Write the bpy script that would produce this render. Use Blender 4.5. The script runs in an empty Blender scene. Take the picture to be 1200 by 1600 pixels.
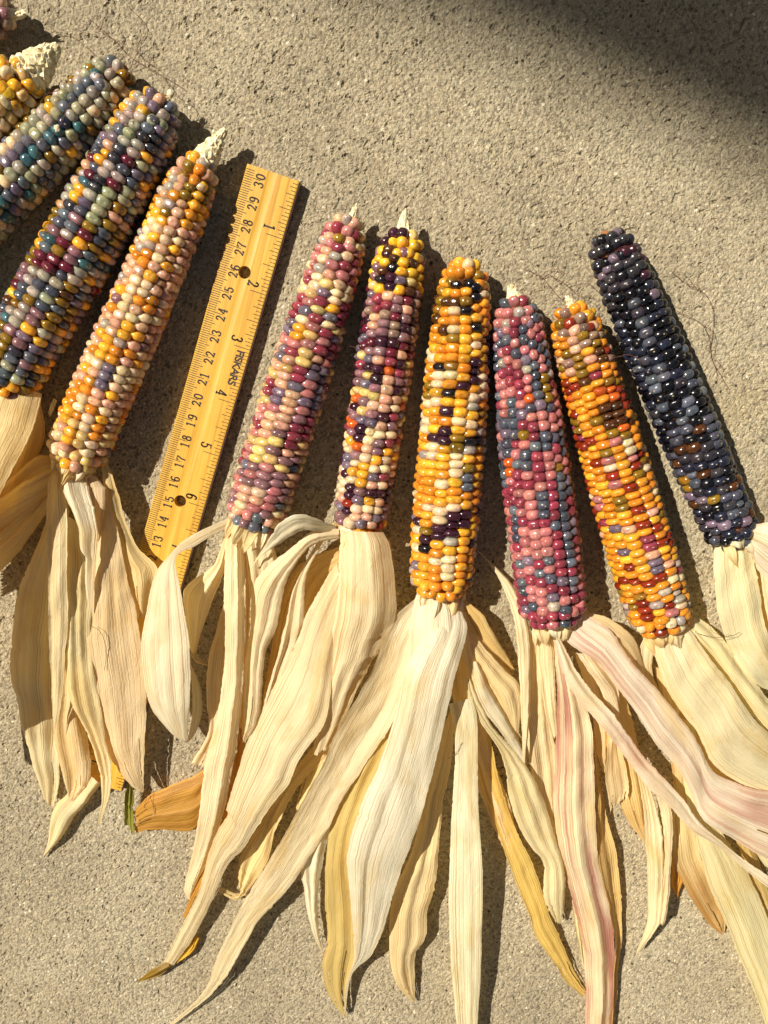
import bpy, bmesh, math, random
import numpy as np
from mathutils import Vector, Matrix
R = math.radians
S = 0.01                                   # all lengths below are centimetres; S turns them into metres
scene = bpy.context.scene
col = scene.collection

# ------------------------------------------------------------------ camera
F_PX, TILT, CAM_H = 1294.0, math.atan(0.19), 38.3
cam_d = bpy.data.cameras.new('camera'); cam = bpy.data.objects.new('camera', cam_d); col.objects.link(cam)
cam_d.sensor_fit = 'VERTICAL'; cam_d.sensor_height = 36.0; cam_d.lens = 36.0 * F_PX / 1600.0
cam_d.clip_start = 0.01; cam_d.clip_end = 200
cam.location = (0, 0, CAM_H * S); cam.rotation_euler = (-TILT, 0, 0)
scene.camera = cam

# ------------------------------------------------------------------ light
SUN_EL, SUN_AZ = R(47.5), R(56)              # azimuth: shadows fall 56 degrees from image-down towards the right
sdir = Vector((math.sin(SUN_AZ) * math.cos(SUN_EL), -math.cos(SUN_AZ) * math.cos(SUN_EL), -math.sin(SUN_EL)))
sun_d = bpy.data.lights.new('sun', 'SUN'); sun = bpy.data.objects.new('sun', sun_d); col.objects.link(sun)
sun_d.energy = 5.0; sun_d.angle = R(0.53); sun_d.color = (1.0, 0.935, 0.81)
sun.rotation_euler = sdir.to_track_quat('-Z', 'Y').to_euler(); sun.location = (-2, 2, 4)
world = bpy.data.worlds.new('World'); scene.world = world; world.use_nodes = True
wn = world.node_tree
bg = wn.nodes['Background']; bg.inputs['Strength'].default_value = 0.062
sky = wn.nodes.new('ShaderNodeTexSky'); sky.sky_type = 'NISHITA'; sky.sun_disc = False
sky.sun_elevation = SUN_EL; sky.sun_rotation = math.atan2(-sdir.x, -sdir.y)
wm = wn.nodes.new('ShaderNodeMix'); wm.data_type = 'RGBA'; wm.blend_type = 'MULTIPLY'; wm.inputs[0].default_value = 1.0
wn.links.new(sky.outputs[0], wm.inputs[6]); wm.inputs[7].default_value = (1.0, 0.78, 0.55, 1)   # the photo's warm white balance
wn.links.new(wm.outputs[2], bg.inputs['Color'])
vs = scene.view_settings
vs.view_transform = 'Standard'; vs.look = 'None'; vs.exposure = 0.50; vs.gamma = 1.0; vs.use_curve_mapping = False
scene.cycles.max_bounces = 8; scene.cycles.transmission_bounces = 6
try: scene.cycles.use_denoising = True
except Exception: pass

# ------------------------------------------------------------------ helpers
CT, ST = math.cos(TILT), math.sin(TILT)
def at(x, y, z=0.0):
    """photo pixel + height above the slab (cm) -> point in cm"""
    dx, dy = (x - 600.0) / F_PX, -(y - 800.0) / F_PX
    wy, wz = dy * CT - ST, -dy * ST - CT
    k = (CAM_H - z) / -wz
    return Vector((dx * k, wy * k, z))
def sr(r, g, b):
    f = lambda c: ((c / 255 + 0.055) / 1.055) ** 2.4 if c > 10 else c / 255 / 12.92
    return (f(r), f(g), f(b), 1.0)
def mesh_obj(name, verts, faces, mat, parent=None, smooth=True, uv=None):
    me = bpy.data.meshes.new(name)
    me.from_pydata([tuple(c * S for c in v) for v in verts], [], faces); me.update()
    if smooth: me.polygons.foreach_set('use_smooth', [True] * len(me.polygons))
    if uv is not None:
        l = me.uv_layers.new(name='UVMap'); li = np.empty(len(me.loops), dtype=np.int32)
        me.loops.foreach_get('vertex_index', li)
        l.data.foreach_set('uv', np.asarray(uv, dtype=np.float32)[li].ravel())
    if mat: me.materials.append(mat)
    o = bpy.data.objects.new(name, me); col.objects.link(o)
    if parent:
        o.parent = parent; o.location = (0, 0, 0) if parent.parent else -parent.location
    return o
def thing(name, label, cat, loc, group=None):
    o = bpy.data.objects.new(name, None); col.objects.link(o)
    o.location = Vector(loc) * S; o.empty_display_size = 0.01
    o['label'] = label; o['category'] = cat
    if group: o['group'] = group
    return o
def tag(o, label, cat, group=None):
    o['label'] = label; o['category'] = cat
    if group: o['group'] = group
class NT:
    def __init__(s, name):
        s.m = bpy.data.materials.new(name); s.m.use_nodes = True; s.t = s.m.node_tree
        s.b = s.t.nodes['Principled BSDF']; s.out = s.t.nodes['Material Output']
    def n(s, typ, ins=None, **kw):
        nd = s.t.nodes.new(typ)
        for k, v in kw.items(): setattr(nd, k, v)
        for k, v in (ins or {}).items(): s.put(nd, k, v)
        return nd
    def put(s, nd, k, v):
        if isinstance(v, bpy.types.NodeSocket): s.t.links.new(v, nd.inputs[k])
        else: nd.inputs[k].default_value = v
    def ramp(s, fac, stops):
        r = s.n('ShaderNodeValToRGB', {0: fac}); e = r.color_ramp.elements
        while len(e) < len(stops): e.new(0.5)
        for q, (p, c) in zip(e, stops): q.position = p; q.color = c
        return r.outputs[0]
    def mix(s, mode, fac, a, b):
        nd = s.n('ShaderNodeMix', {0: fac, 6: a, 7: b}, data_type='RGBA', blend_type=mode); return nd.outputs[2]
    def math(s, op, a, b=0.0, c=0.0):
        return s.n('ShaderNodeMath', {0: a, 1: b, 2: c}, operation=op).outputs[0]
    def noise(s, vec, scale, detail=3.0, rough=0.55, dist=0.0):
        return s.n('ShaderNodeTexNoise', {'Vector': vec, 'Scale': scale, 'Detail': detail, 'Roughness': rough, 'Distortion': dist}).outputs[0]
def g(v): return (v, v, v, 1)

# ------------------------------------------------------------------ materials
def mat_concrete():
    t = NT('concrete'); co = t.n('ShaderNodeTexCoord').outputs['Object']
    wob = t.n('ShaderNodeTexNoise', {'Vector': co, 'Scale': 900.0, 'Detail': 2.0})
    cw = t.n('ShaderNodeVectorMath', {0: co, 1: t.n('ShaderNodeVectorMath', {0: wob.outputs[1], 3: 0.0009}, operation='SCALE').outputs[0]}, operation='ADD').outputs[0]
    big = t.noise(co, 9, 3); mid = t.noise(co, 520, 3, 0.7); fine = t.noise(co, 1900, 2, 0.7)
    base = t.ramp(big, [(0.3, sr(150, 139, 116)), (0.5, sr(164, 152, 127)), (0.6, sr(171, 160, 135)), (0.75, sr(166, 152, 122))])
    c1 = t.mix('MULTIPLY', 0.7, base, t.ramp(mid, [(0.28, g(0.5)), (0.45, g(0.88)), (0.62, g(1.06)), (0.8, g(1.25))]))
    vo = t.n('ShaderNodeTexVoronoi', {'Vector': cw, 'Scale': 950.0, 'Randomness': 1.0})
    sp = t.n('ShaderNodeSeparateColor', {0: vo.outputs['Color']})
    c1 = t.mix('MULTIPLY', 0.72, c1, t.ramp(sp.outputs[1], [(0.0, (0.36, 0.33, 0.30, 1)), (0.14, (0.62, 0.60, 0.58, 1)), (0.26, (0.94, 0.86, 0.76, 1)), (0.42, g(0.95)), (0.55, (1.0, 0.99, 0.97, 1)), (0.9, (1.16, 1.14, 1.10, 1)), (1.0, (1.42, 1.42, 1.42, 1))]))
    c2 = t.mix('MULTIPLY', 0.8, c1, t.ramp(fine, [(0.3, g(0.55)), (0.5, g(0.98)), (0.7, g(1.3))]))
    v2 = t.n('ShaderNodeTexVoronoi', {'Vector': cw, 'Scale': 420.0, 'Randomness': 1.0})
    s2 = t.n('ShaderNodeSeparateColor', {0: v2.outputs['Color']})
    near = t.math('LESS_THAN', v2.outputs['Distance'], t.math('MULTIPLY_ADD', s2.outputs[2], 0.25, 0.06))
    pale = t.math('MULTIPLY', t.math('GREATER_THAN', s2.outputs[0], 0.90), near)
    dark = t.math('MULTIPLY', t.math('LESS_THAN', s2.outputs[0], 0.09), near)
    c3 = t.mix('MIX', t.math('MULTIPLY', pale, 0.6), c2, sr(222, 212, 188))
    c4 = t.mix('MIX', t.math('MULTIPLY', dark, 0.85), c3, sr(40, 33, 25))
    t.put(t.b, 'Base Color', c4); t.put(t.b, 'Roughness', 0.9)
    t.put(t.b, 'Specular IOR Level', 0.25)
    hh = t.math('ADD', t.math('MULTIPLY', vo.outputs['Distance'], -0.9), t.math('ADD', t.math('MULTIPLY', sp.outputs[0], 0.5), t.math('MULTIPLY', fine, 0.7)))
    bp = t.n('ShaderNodeBump', {'Height': hh, 'Strength': 0.6, 'Distance': 0.0006})
    t.put(t.b, 'Normal', bp.outputs[0]); return t.m
def mat_kernel(name, attr):
    t = NT(name)
    if attr: c = t.n('ShaderNodeAttribute', attribute_name='kernel_color').outputs['Color']
    else: c = t.n('ShaderNodeObjectInfo').outputs['Color']
    geo = t.n('ShaderNodeNewGeometry').outputs['Position']
    nz = t.noise(geo, 420, 3, 0.6); sp = t.noise(geo, 1500, 2, 0.6)
    c2 = t.mix('MULTIPLY', 1.0, c, t.ramp(nz, [(0.28, g(0.66)), (0.5, g(1.0)), (0.72, g(1.22))]))
    c2 = t.mix('MULTIPLY', 0.6, c2, t.ramp(sp, [(0.3, g(0.78)), (0.5, g(1.0)), (0.7, g(1.15))]))
    rnd_ = 0.5
    if not attr:                           # the crown carries the colour, the flanks towards the cob are paler, with a see-through orange glow painted in
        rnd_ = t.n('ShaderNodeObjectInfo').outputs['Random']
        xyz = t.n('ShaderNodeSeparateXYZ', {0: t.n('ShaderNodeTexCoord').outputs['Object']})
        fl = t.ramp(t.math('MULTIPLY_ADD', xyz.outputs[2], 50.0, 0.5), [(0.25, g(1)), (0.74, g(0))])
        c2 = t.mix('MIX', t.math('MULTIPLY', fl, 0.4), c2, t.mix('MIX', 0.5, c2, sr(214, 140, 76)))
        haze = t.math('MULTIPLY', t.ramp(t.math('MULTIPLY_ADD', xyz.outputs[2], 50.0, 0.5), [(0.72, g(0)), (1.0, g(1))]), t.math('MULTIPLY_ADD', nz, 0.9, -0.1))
        c2 = t.mix('MIX', t.math('MULTIPLY', haze, 0.35), c2, t.mix('SCREEN', 1.0, c2, t.mix('MULTIPLY', 1.0, c2, (0.9, 0.8, 0.75, 1))))  # crown haze: pale inner glow painted into the colour
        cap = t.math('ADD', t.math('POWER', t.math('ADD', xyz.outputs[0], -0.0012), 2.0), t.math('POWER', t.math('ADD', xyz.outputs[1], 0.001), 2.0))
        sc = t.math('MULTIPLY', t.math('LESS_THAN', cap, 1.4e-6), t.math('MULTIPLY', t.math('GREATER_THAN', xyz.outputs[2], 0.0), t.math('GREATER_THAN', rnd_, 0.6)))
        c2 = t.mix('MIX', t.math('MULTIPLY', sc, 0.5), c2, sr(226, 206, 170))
    t.put(t.b, 'Base Color', c2)
    t.put(t.b, 'Roughness', t.math('ADD', t.math('MULTIPLY', rnd_, 0.12), t.math('MULTIPLY_ADD', t.noise(geo, 900, 2), 0.12, 0.08)))
    t.put(t.b, 'Specular IOR Level', 0.6)
    t.put(t.b, 'Subsurface Weight', 1.0); t.put(t.b, 'Subsurface Radius', (1.0, 0.6, 0.32)); t.put(t.b, 'Subsurface Scale', 0.0024)
    t.put(t.b, 'Normal', t.n('ShaderNodeBump', {'Height': nz, 'Strength': 0.25, 'Distance': 0.0006}).outputs[0])
    return t.m
def mat_husk(name, streak=None):
    t = NT(name)
    uv = t.n('ShaderNodeTexCoord').outputs['UV']
    oi = t.n('ShaderNodeObjectInfo')
    off = t.n('ShaderNodeVectorMath', {0: uv, 1: t.n('ShaderNodeCombineXYZ', {0: t.math('MULTIPLY', oi.outputs['Random'], 37.0), 1: t.math('MULTIPLY', oi.outputs['Random'], 91.0)}).outputs[0]}, operation='ADD').outputs[0]
    st = lambda x, y: t.n('ShaderNodeMapping', {'Vector': off, 'Scale': (x, y, 1)}).outputs[0]
    vein = t.noise(st(17.0, 0.035), 1.0, 1, 0.5); fine = t.noise(st(42.0, 0.10), 1.0, 2, 0.6)
    blot = t.noise(st(0.45, 0.22), 1.0, 3, 0.6, 0.6); cross = t.noise(st(2.6, 0.9), 1.0, 3, 0.65, 0.8)
    c = t.mix('MULTIPLY', 1.0, oi.outputs['Color'], t.ramp(vein, [(0.29, (0.64, 0.53, 0.38, 1)), (0.38, (0.93, 0.90, 0.84, 1)), (0.6, g(1.02))]))
    c = t.mix('MULTIPLY', 0.7, c, t.ramp(fine, [(0.3, (0.78, 0.73, 0.64, 1)), (0.5, g(1.0)), (0.7, g(1.06))]))
    c = t.mix('MULTIPLY', 0.85, c, t.ramp(blot, [(0.3, (0.88, 0.77, 0.56, 1)), (0.50, g(1.0)), (0.75, (1.05, 1.06, 1.06, 1))]))
    spk = t.math('MULTIPLY', t.ramp(t.noise(st(9.0, 5.0), 1.0, 2, 0.6), [(0.70, g(0)), (0.76, g(1))]), t.ramp(t.noise(st(0.6, 0.5), 1.0, 2), [(0.5, g(0)), (0.64, g(1))]))
    c = t.mix('MIX', t.math('MULTIPLY', spk, 0.55), c, sr(150, 112, 60))
    stn = t.ramp(t.noise(st(1.1, 0.3), 1.0, 3, 0.6, 1.0), [(0.66, g(0)), (0.80, g(1))])
    c = t.mix('MIX', t.math('MULTIPLY', stn, 0.5), c, sr(206, 160, 92))
    u_ = t.n('ShaderNodeSeparateXYZ', {0: off}).outputs[0]
    wv = t.math('SINE', t.math('ADD', t.math('MULTIPLY', u_, 52.0), t.math('MULTIPLY', t.noise(st(1.2, 0.10), 1.0, 2), 14.0)))
    line = t.math('MULTIPLY', t.ramp(t.math('MULTIPLY_ADD', wv, 0.5, 0.5), [(0.02, g(1)), (0.30, g(0))]), t.math('MULTIPLY', t.ramp(t.noise(st(0.9, 0.25), 1.0, 2), [(0.40, g(0.05)), (0.62, g(1))]), t.math('MULTIPLY_ADD', oi.outputs['Random'], 0.45, 0.12)))
    c = t.mix('MIX', line, c, t.mix('MULTIPLY', 1.0, c, (0.66, 0.53, 0.34, 1)))
    if streak:
        m = t.math('MULTIPLY', t.ramp(t.noise(st(2.2, 0.07), 1.0, 3, 0.6), [(0.46, g(0)), (0.60, g(1))]), t.ramp(t.noise(st(0.5, 0.2), 1.0, 2), [(0.38, g(0.05)), (0.56, g(1))]))
        m2 = t.math('MULTIPLY', m, t.math('MULTIPLY_ADD', fine, 1.5, 0.05))
        c = t.mix('MIX', t.math('MINIMUM', m2, 0.8), c, streak)
    t.put(t.b, 'Base Color', c); t.put(t.b, 'Roughness', 0.46); t.put(t.b, 'Specular IOR Level', 0.4)
    h = t.math('ADD', t.math('SUBTRACT', t.math('MULTIPLY', vein, 0.8), t.math('MULTIPLY', line, 0.35)), t.math('ADD', t.math('MULTIPLY', fine, 0.4), t.math('MULTIPLY', cross, 1.2)))
    bp = t.n('ShaderNodeBump', {'Height': h, 'Strength': 0.6, 'Distance': 0.0008})
    t.put(t.b, 'Normal', bp.outputs[0])
    tr = t.n('ShaderNodeBsdfTranslucent', {'Color': t.mix('MULTIPLY', 1.0, c, (1.0, 0.88, 0.56, 1)), 'Normal': bp.outputs[0]})
    mx = t.n('ShaderNodeMixShader', {0: 0.40, 1: t.b.outputs[0], 2: tr.outputs[0]})
    t.t.links.new(mx.outputs[0], t.out.inputs[0]); return t.m
def mat_cob():
    t = NT('dry_cob'); co = t.n('ShaderNodeTexCoord').outputs['Object']
    n1 = t.noise(co, 500, 3, 0.6)
    t.put(t.b, 'Base Color', t.ramp(n1, [(0.3, sr(176, 148, 100)), (0.5, sr(228, 212, 168)), (0.7, sr(242, 234, 204))]))
    t.put(t.b, 'Roughness', 0.85)
    t.put(t.b, 'Normal', t.n('ShaderNodeBump', {'Height': n1, 'Strength': 0.8, 'Distance': 0.001}).outputs[0]); return t.m
def mat_wood():
    t = NT('varnished_wood'); co = t.n('ShaderNodeTexCoord').outputs['Object']
    ro = t.n('ShaderNodeMapping', {'Vector': co, 'Rotation': (0, 0, R(16.1))}).outputs[0]
    mp = t.n('ShaderNodeMapping', {'Vector': ro, 'Scale': (900, 12, 300)}).outputs[0]
    grain = t.noise(mp, 1.0, 3, 0.6); blot = t.noise(co, 45, 3, 0.6)
    c = t.ramp(grain, [(0.25, sr(178, 130, 38)), (0.48, sr(204, 156, 54)), (0.74, sr(216, 172, 72))])
    c = t.mix('MULTIPLY', 0.6, c, t.ramp(blot, [(0.3, (0.86, 0.80, 0.66, 1)), (0.6, g(1.02))]))
    wear = t.ramp(t.noise(co, 700, 4, 0.75), [(0.60, g(0)), (0.68, g(1))])
    wm_ = t.math('MULTIPLY', wear, t.ramp(t.noise(co, 60, 2), [(0.46, g(0)), (0.60, g(1))]))
    c = t.mix('MIX', t.math('MULTIPLY', wm_, 0.7), c, sr(120, 88, 40))
    t.put(t.b, 'Base Color', c); t.put(t.b, 'Roughness', 0.42); t.put(t.b, 'Coat Weight', 0.25); t.put(t.b, 'Coat Roughness', 0.25)
    t.put(t.b, 'Normal', t.n('ShaderNodeBump', {'Height': grain, 'Strength': 0.25, 'Distance': 0.0004}).outputs[0]); return t.m
def mat_plain(name, c, rough=0.6, metal=0.0):
    t = NT(name); co = t.n('ShaderNodeTexCoord').outputs['Object']
    n1 = t.noise(co, 300, 3)
    t.put(t.b, 'Base Color', t.mix('MULTIPLY', 0.6, c, t.ramp(n1, [(0.3, g(0.7)), (0.7, g(1.2))])))
    t.put(t.b, 'Roughness', rough); t.put(t.b, 'Metallic', metal); return t.m
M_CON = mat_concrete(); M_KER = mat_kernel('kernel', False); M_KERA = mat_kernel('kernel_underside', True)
M_HUSK = mat_husk('husk'); M_PINK = mat_husk('husk_pink_streaked', sr(178, 92, 88)); M_BROWN = mat_husk('husk_brown_streaked', sr(178, 124, 54))
M_MAUVE = mat_husk('husk_mauve_streaked', sr(212, 160, 138))
M_COB = mat_cob(); M_WOOD = mat_wood()
M_CORE = mat_plain('cob_core', sr(150, 92, 52), 0.8)
M_INK = mat_plain('ruler_ink', sr(40, 26, 16), 0.6); M_METAL = mat_plain('ruler_metal_edge', sr(120, 96, 84), 0.45, 0.6)
M_SILK = mat_plain('silk', sr(96, 52, 26), 0.6); M_CASTER = mat_plain('shade_caster_wood', sr(120, 100, 78), 0.8)

# ------------------------------------------------------------------ the slab: one sheet, finely pitted where it is seen
rng = np.random.default_rng(7)
def axis(lo, hi, step, far):
    a = np.arange(lo, hi + step * 0.5, step); out, d, p = [], step, hi
    while p < far: d *= 1.35; p = min(p + d, far); out.append(p)
    return np.concatenate([np.array([lo + hi - q for q in out[::-1]]), a, np.array(out)])
def blur_noise(ny, nx, sig):
    w = rng.standard_normal((ny, nx)); fy = np.fft.fftfreq(ny)[:, None]; fx = np.fft.rfftfreq(nx)[None, :]
    f = np.exp(-2 * (math.pi * sig) ** 2 * (fx ** 2 + fy ** 2)); r = np.fft.irfft2(np.fft.rfft2(w) * f, s=(ny, nx))
    return r / r.std()
p0, p1 = at(-40, -60), at(1240, 1660)
p2, p3 = at(-60, 1660), at(1260, 1660)
XS = axis(p2.x, p3.x, 0.055, 900.0); YS = axis(p1.y, p0.y, 0.055, 900.0)
nx, ny = len(XS), len(YS)
gr = blur_noise(ny, nx, 0.62); gm = blur_noise(ny, nx, 1.4); gl = blur_noise(ny, nx, 14)
hz = 0.012 * gr + 0.005 * gm + 0.012 * gl
pit = np.clip(gm * 0.8 + gr * 0.5 - 1.15, 0, None); hz -= 0.11 * np.minimum(pit, 1.0)
hz = np.clip(hz, -0.16, 0.045)
wx = ((XS > p2.x) & (XS < p3.x)).astype(float); wy = ((YS > p1.y) & (YS < p0.y)).astype(float)
hz = hz * wy[:, None] * wx[None, :]
V = np.empty((ny, nx, 3), dtype=np.float32); V[..., 0] = XS[None, :]; V[..., 1] = YS[:, None]; V[..., 2] = hz - 0.045
V *= S
idx = np.arange(ny * nx, dtype=np.int32).reshape(ny, nx)
Q = np.stack([idx[:-1, :-1], idx[:-1, 1:], idx[1:, 1:], idx[1:, :-1]], -1).reshape(-1, 4)
me = bpy.data.meshes.new('concrete_slab'); me.vertices.add(ny * nx); me.vertices.foreach_set('co', V.ravel())
me.loops.add(Q.size); me.loops.foreach_set('vertex_index', Q.ravel()); me.polygons.add(len(Q))
me.polygons.foreach_set('loop_start', np.arange(0, Q.size, 4, dtype=np.int32)); me.update(calc_edges=True)
me.polygons.foreach_set('use_smooth', np.zeros(len(Q), dtype=bool)); me.materials.append(M_CON)   # crisp grit
slab = bpy.data.objects.new('concrete_slab', me); col.objects.link(slab); slab['kind'] = 'structure'
slab['label'] = 'rough sandy concrete slab under the corn'

# ------------------------------------------------------------------ added panel on posts, out of frame, shaped to shade the slab's corner softly
def box(name, c, ax, ay, hx, hy, z0, z1, mat, parent):
    vs_ = [Vector((c.x, c.y, 0)) + ax * (hx * i) + ay * (hy * j) + Vector((0, 0, z)) for z in (z0, z1) for i, j in ((-1, -1), (1, -1), (1, 1), (-1, 1))]
    fs = [(3, 2, 1, 0), (4, 5, 6, 7)] + [(i, (i + 1) % 4, 4 + (i + 1) % 4, 4 + i) for i in range(4)]
    return mesh_obj(name, vs_, fs, mat, parent, smooth=False)
ea, eb = at(650, -20), at(1200, 218)
e = (eb - ea).normalized(); nrm = Vector((-e.y, e.x, 0))
RH = 400.0; shift = -sdir * (RH / math.sin(SUN_EL)); shift.z = 0
rc = (ea + eb) * 0.5 + shift + nrm * 100
shade_caster = thing('added_shade_caster', 'plain panel on posts, added out of view to shade a corner of the slab', 'shade_caster', (rc.x, rc.y, 0))
box('shade_panel', rc, e, nrm, 160, 100, RH, RH + 5, M_CASTER, shade_caster)
for i in (-1, 1):
    box('caster_post', rc + nrm * 92 + e * (150 * i), e, nrm, 5, 5, -0.045, RH, M_CASTER, shade_caster)

# ------------------------------------------------------------------ wooden ruler
ZR = 0.50
ra = (at(385.5, 257.5, ZR) + at(470.5, 282, ZR)) * 0.5; rb = (at(112.5, 1214, ZR) + at(196, 1238, ZR)) * 0.5
ru = (ra - rb).normalized(); rw = Vector((ru.y, -ru.x, 0))          # ru runs to the 30 cm end, rw to the inch edge
RL = (ra - rb).length; RW = (at(385.5, 257.5, ZR) - at(470.5, 282, ZR)).length * 0.5
CM = RL / 30.5
print('ruler length', RL, 'half width', RW)
ruler = thing('wooden_ruler', 'varnished wooden ruler with black centimetre and inch scales and two round holes', 'ruler', ((ra + rb) * 0.5).xy.to_3d())
def rp(a, w, z): return rb + ru * a + rw * w + Vector((0, 0, z - ZR))
prof = [(-RW, 0.02), (-RW, 0.44), (-RW + 0.06, 0.495), (-0.26, 0.50), (-0.20, 0.494), (-0.12, 0.486), (-0.03, 0.484), (0.06, 0.488), (0.13, 0.495), (0.18, 0.50),
        (RW - 0.12, 0.50), (RW - 0.07, 0.49), (RW - 0.07, 0.02)]
nseg = 60
vs_ = [rp(RL * i / nseg, w, z) for i in range(nseg + 1) for w, z in prof]; P = len(prof)
fs = [(i * P + j, i * P + (j + 1) % P, (i + 1) * P + (j + 1) % P, (i + 1) * P + j) for i in range(nseg) for j in range(P)]
fs += [tuple(range(P - 1, -1, -1)), tuple(nseg * P + j for j in range(P))]
body = mesh_obj('ruler_body', vs_, fs, M_WOOD, ruler, smooth=False)
bm = bmesh.new(); bm.from_mesh(body.data); bmesh.ops.recalc_face_normals(bm, faces=bm.faces); bm.to_mesh(body.data); bm.free()
# three drilled holes
cut = []
for hx_, hy_ in ((382, 425.5), (281.5, 783)):
    c = at(hx_, hy_, ZR); k = 24; vv = [c + Vector((math.cos(q * 2 * math.pi / k) * 0.275, math.sin(q * 2 * math.pi / k) * 0.275, dz)) for dz in (-1.0, 0.5) for q in range(k)]
    ff = [(q, (q + 1) % k, k + (q + 1) % k, k + q) for q in range(k)] + [tuple(range(k - 1, -1, -1)), tuple(range(k, 2 * k))]
    cut.append(mesh_obj('cutter', vv, ff, None, ruler, smooth=False))
dg = bpy.context.evaluated_depsgraph_get()
for c in cut:
    md = body.modifiers.new('hole', 'BOOLEAN'); md.object = c; md.solver = 'EXACT'; md.operation = 'DIFFERENCE'
bpy.context.view_layer.update(); dg.update()
nm = bpy.data.meshes.new_from_object(body.evaluated_get(dg)); body.modifiers.clear(); body.data = nm
for c in cut: bpy.data.objects.remove(c, do_unlink=True)
me_v = [rp(a, w, z) for a in (0.02, RL - 0.02) for w, z in ((RW - 0.069, 0.06), (RW, 0.06), (RW, 0.45), (RW - 0.069, 0.485))]
mesh_obj('metal_edge', me_v, [(0, 1, 2, 3)[::-1], (4, 5, 6, 7)] + [(i, (i + 1) % 4, 4 + (i + 1) % 4, 4 + i) for i in range(4)], M_METAL, ruler, smooth=False)
def zprof(w):
    for (a, za), (b, zb) in zip(prof[1:-2], prof[2:-1]):
        if a <= w <= b: return za + (zb - za) * (w - a) / (b - a)
    return 0.5
def ink_mesh(name, quads, parent):
    vv, ff = [], []
    for q in quads:
        ff.append(tuple(range(len(vv), len(vv) + len(q)))); vv += [rp(a, w, zprof(w) + 0.010) for a, w in q]
    return mesh_obj(name, vv, ff, M_INK, parent, smooth=False)
rnd = random.Random(3)
def tick(a, w0, w1, th):
    ws = [w0] + [w for w, z in prof[1:-2] if min(w0, w1) < w < max(w0, w1)][::(1 if w1 > w0 else -1)] + [w1]
    return [[(a - th, p), (a + th, p), (a + th, q), (a - th, q)] for p, q in zip(ws, ws[1:])]
tk = []
for mm in range(1, 304):
    a = mm * 0.1 * CM; ln = 0.74 if mm % 10 == 0 else (0.54 if mm % 5 == 0 else 0.40)
    tk += tick(a, -RW + 0.015, -RW + ln, 0.015)
ink_mesh('centimetre_tick_marks', tk, body)
tk = []
for q in range(1, 192):
    a = RL - q * 2.54 / 16 * CM; ln = 0.68 if q % 16 == 0 else (0.47 if q % 8 == 0 else (0.36 if q % 4 == 0 else (0.28 if q % 2 == 0 else 0.2)))
    tk += tick(a, RW - 0.09 - ln * 1.05, RW - 0.09, 0.014)
ink_mesh('inch_tick_marks', tk, body)
def arc(cx, cy, rx, ry, a0, a1, k=14): return [(cx + rx * math.cos(R(a0 + (a1 - a0) * i / k)), cy + ry * math.sin(R(a0 + (a1 - a0) * i / k))) for i in range(k + 1)]
DIG = {'0': [arc(.3, .5, .24, .46, 90, 450, 26)], '1': [[(.3, .0), (.3, .97)], [(.1, .82), (.3, .95)], [(.12, .03), (.48, .03)]],
       '2': [[(.1, .72)] + arc(.29, .72, .2, .25, 170, -20) + [(.3, .3), (.08, .06), (.3, .1), (.52, .04), (.54, .2)]],
       '3': [arc(.27, .74, .2, .23, 165, -85), arc(.27, .27, .24, .25, 85, -165)],
       '4': [[(.42, .0), (.42, .97), (.05, .3), (.58, .3)], [(.26, .03), (.56, .03)]],
       '5': [[(.5, .93), (.14, .93), (.12, .52)] + arc(.28, .3, .24, .28, 130, -165)],
       '6': [[(.48, .85)] + arc(.32, .5, .26, .46, 70, 180) + arc(.3, .28, .22, .27, 180, 540, 22)],
       '7': [[(.06, .76), (.1, .92), (.54, .92), (.3, .45), (.26, .0)]],
       '8': [arc(.3, .74, .18, .22, 90, 450, 20), arc(.3, .27, .23, .26, 90, 450, 20)],
       '9': [[(.12, .13)] + arc(.28, .48, .26, .46, -110, 0) + arc(.3, .7, .22, .26, 0, 360, 22)]}
def glyph(ch, place, size):
    out = []
    for st in DIG[ch]:
        for (x0, y0), (x1, y1) in zip(st, st[1:]):
            dx, dy = x1 - x0, y1 - y0; L = math.hypot(dx, dy)
            if L < 1e-6: continue
            w = 0.040 + 0.055 * abs(dy) / L; nx_, ny_ = -dy / L * w, dx / L * w; ex, ey = dx / L * 0.02, dy / L * 0.02
            out.append([place(x0 - ex + nx_, y0 - ey + ny_, size), place(x1 + ex + nx_, y1 + ey + ny_, size), place(x1 + ex - nx_, y1 + ey - ny_, size), place(x0 - ex - nx_, y0 - ey - ny_, size)])
    return out
for cm_ in range(1, 31):                          # figures read towards the 30 cm end, their heads at the centimetre edge
    s_ = str(cm_); q = []
    for i, ch in enumerate(s_):
        x0 = cm_ * CM + ((i - 1) * 0.33 + 0.04 if len(s_) == 2 else 0.05)
        q += glyph(ch, lambda x, y, k, x0=x0: (x0 + x * k * 0.84, -RW + 0.92 - y * k), 0.42)
    ink_mesh('numeral', q, body)
for inch in range(1, 12):
    s_ = str(inch); q = []; a0 = RL - inch * 2.54 * CM
    for i, ch in enumerate(s_):
        x0 = a0 + 0.06 + (len(s_) - i) * 0.36
        q += glyph(ch, lambda x, y, k, x0=x0: (x0 - x * k * 0.8, RW - 1.0 + y * k), 0.5)
    ink_mesh('numeral', q, body)
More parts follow.
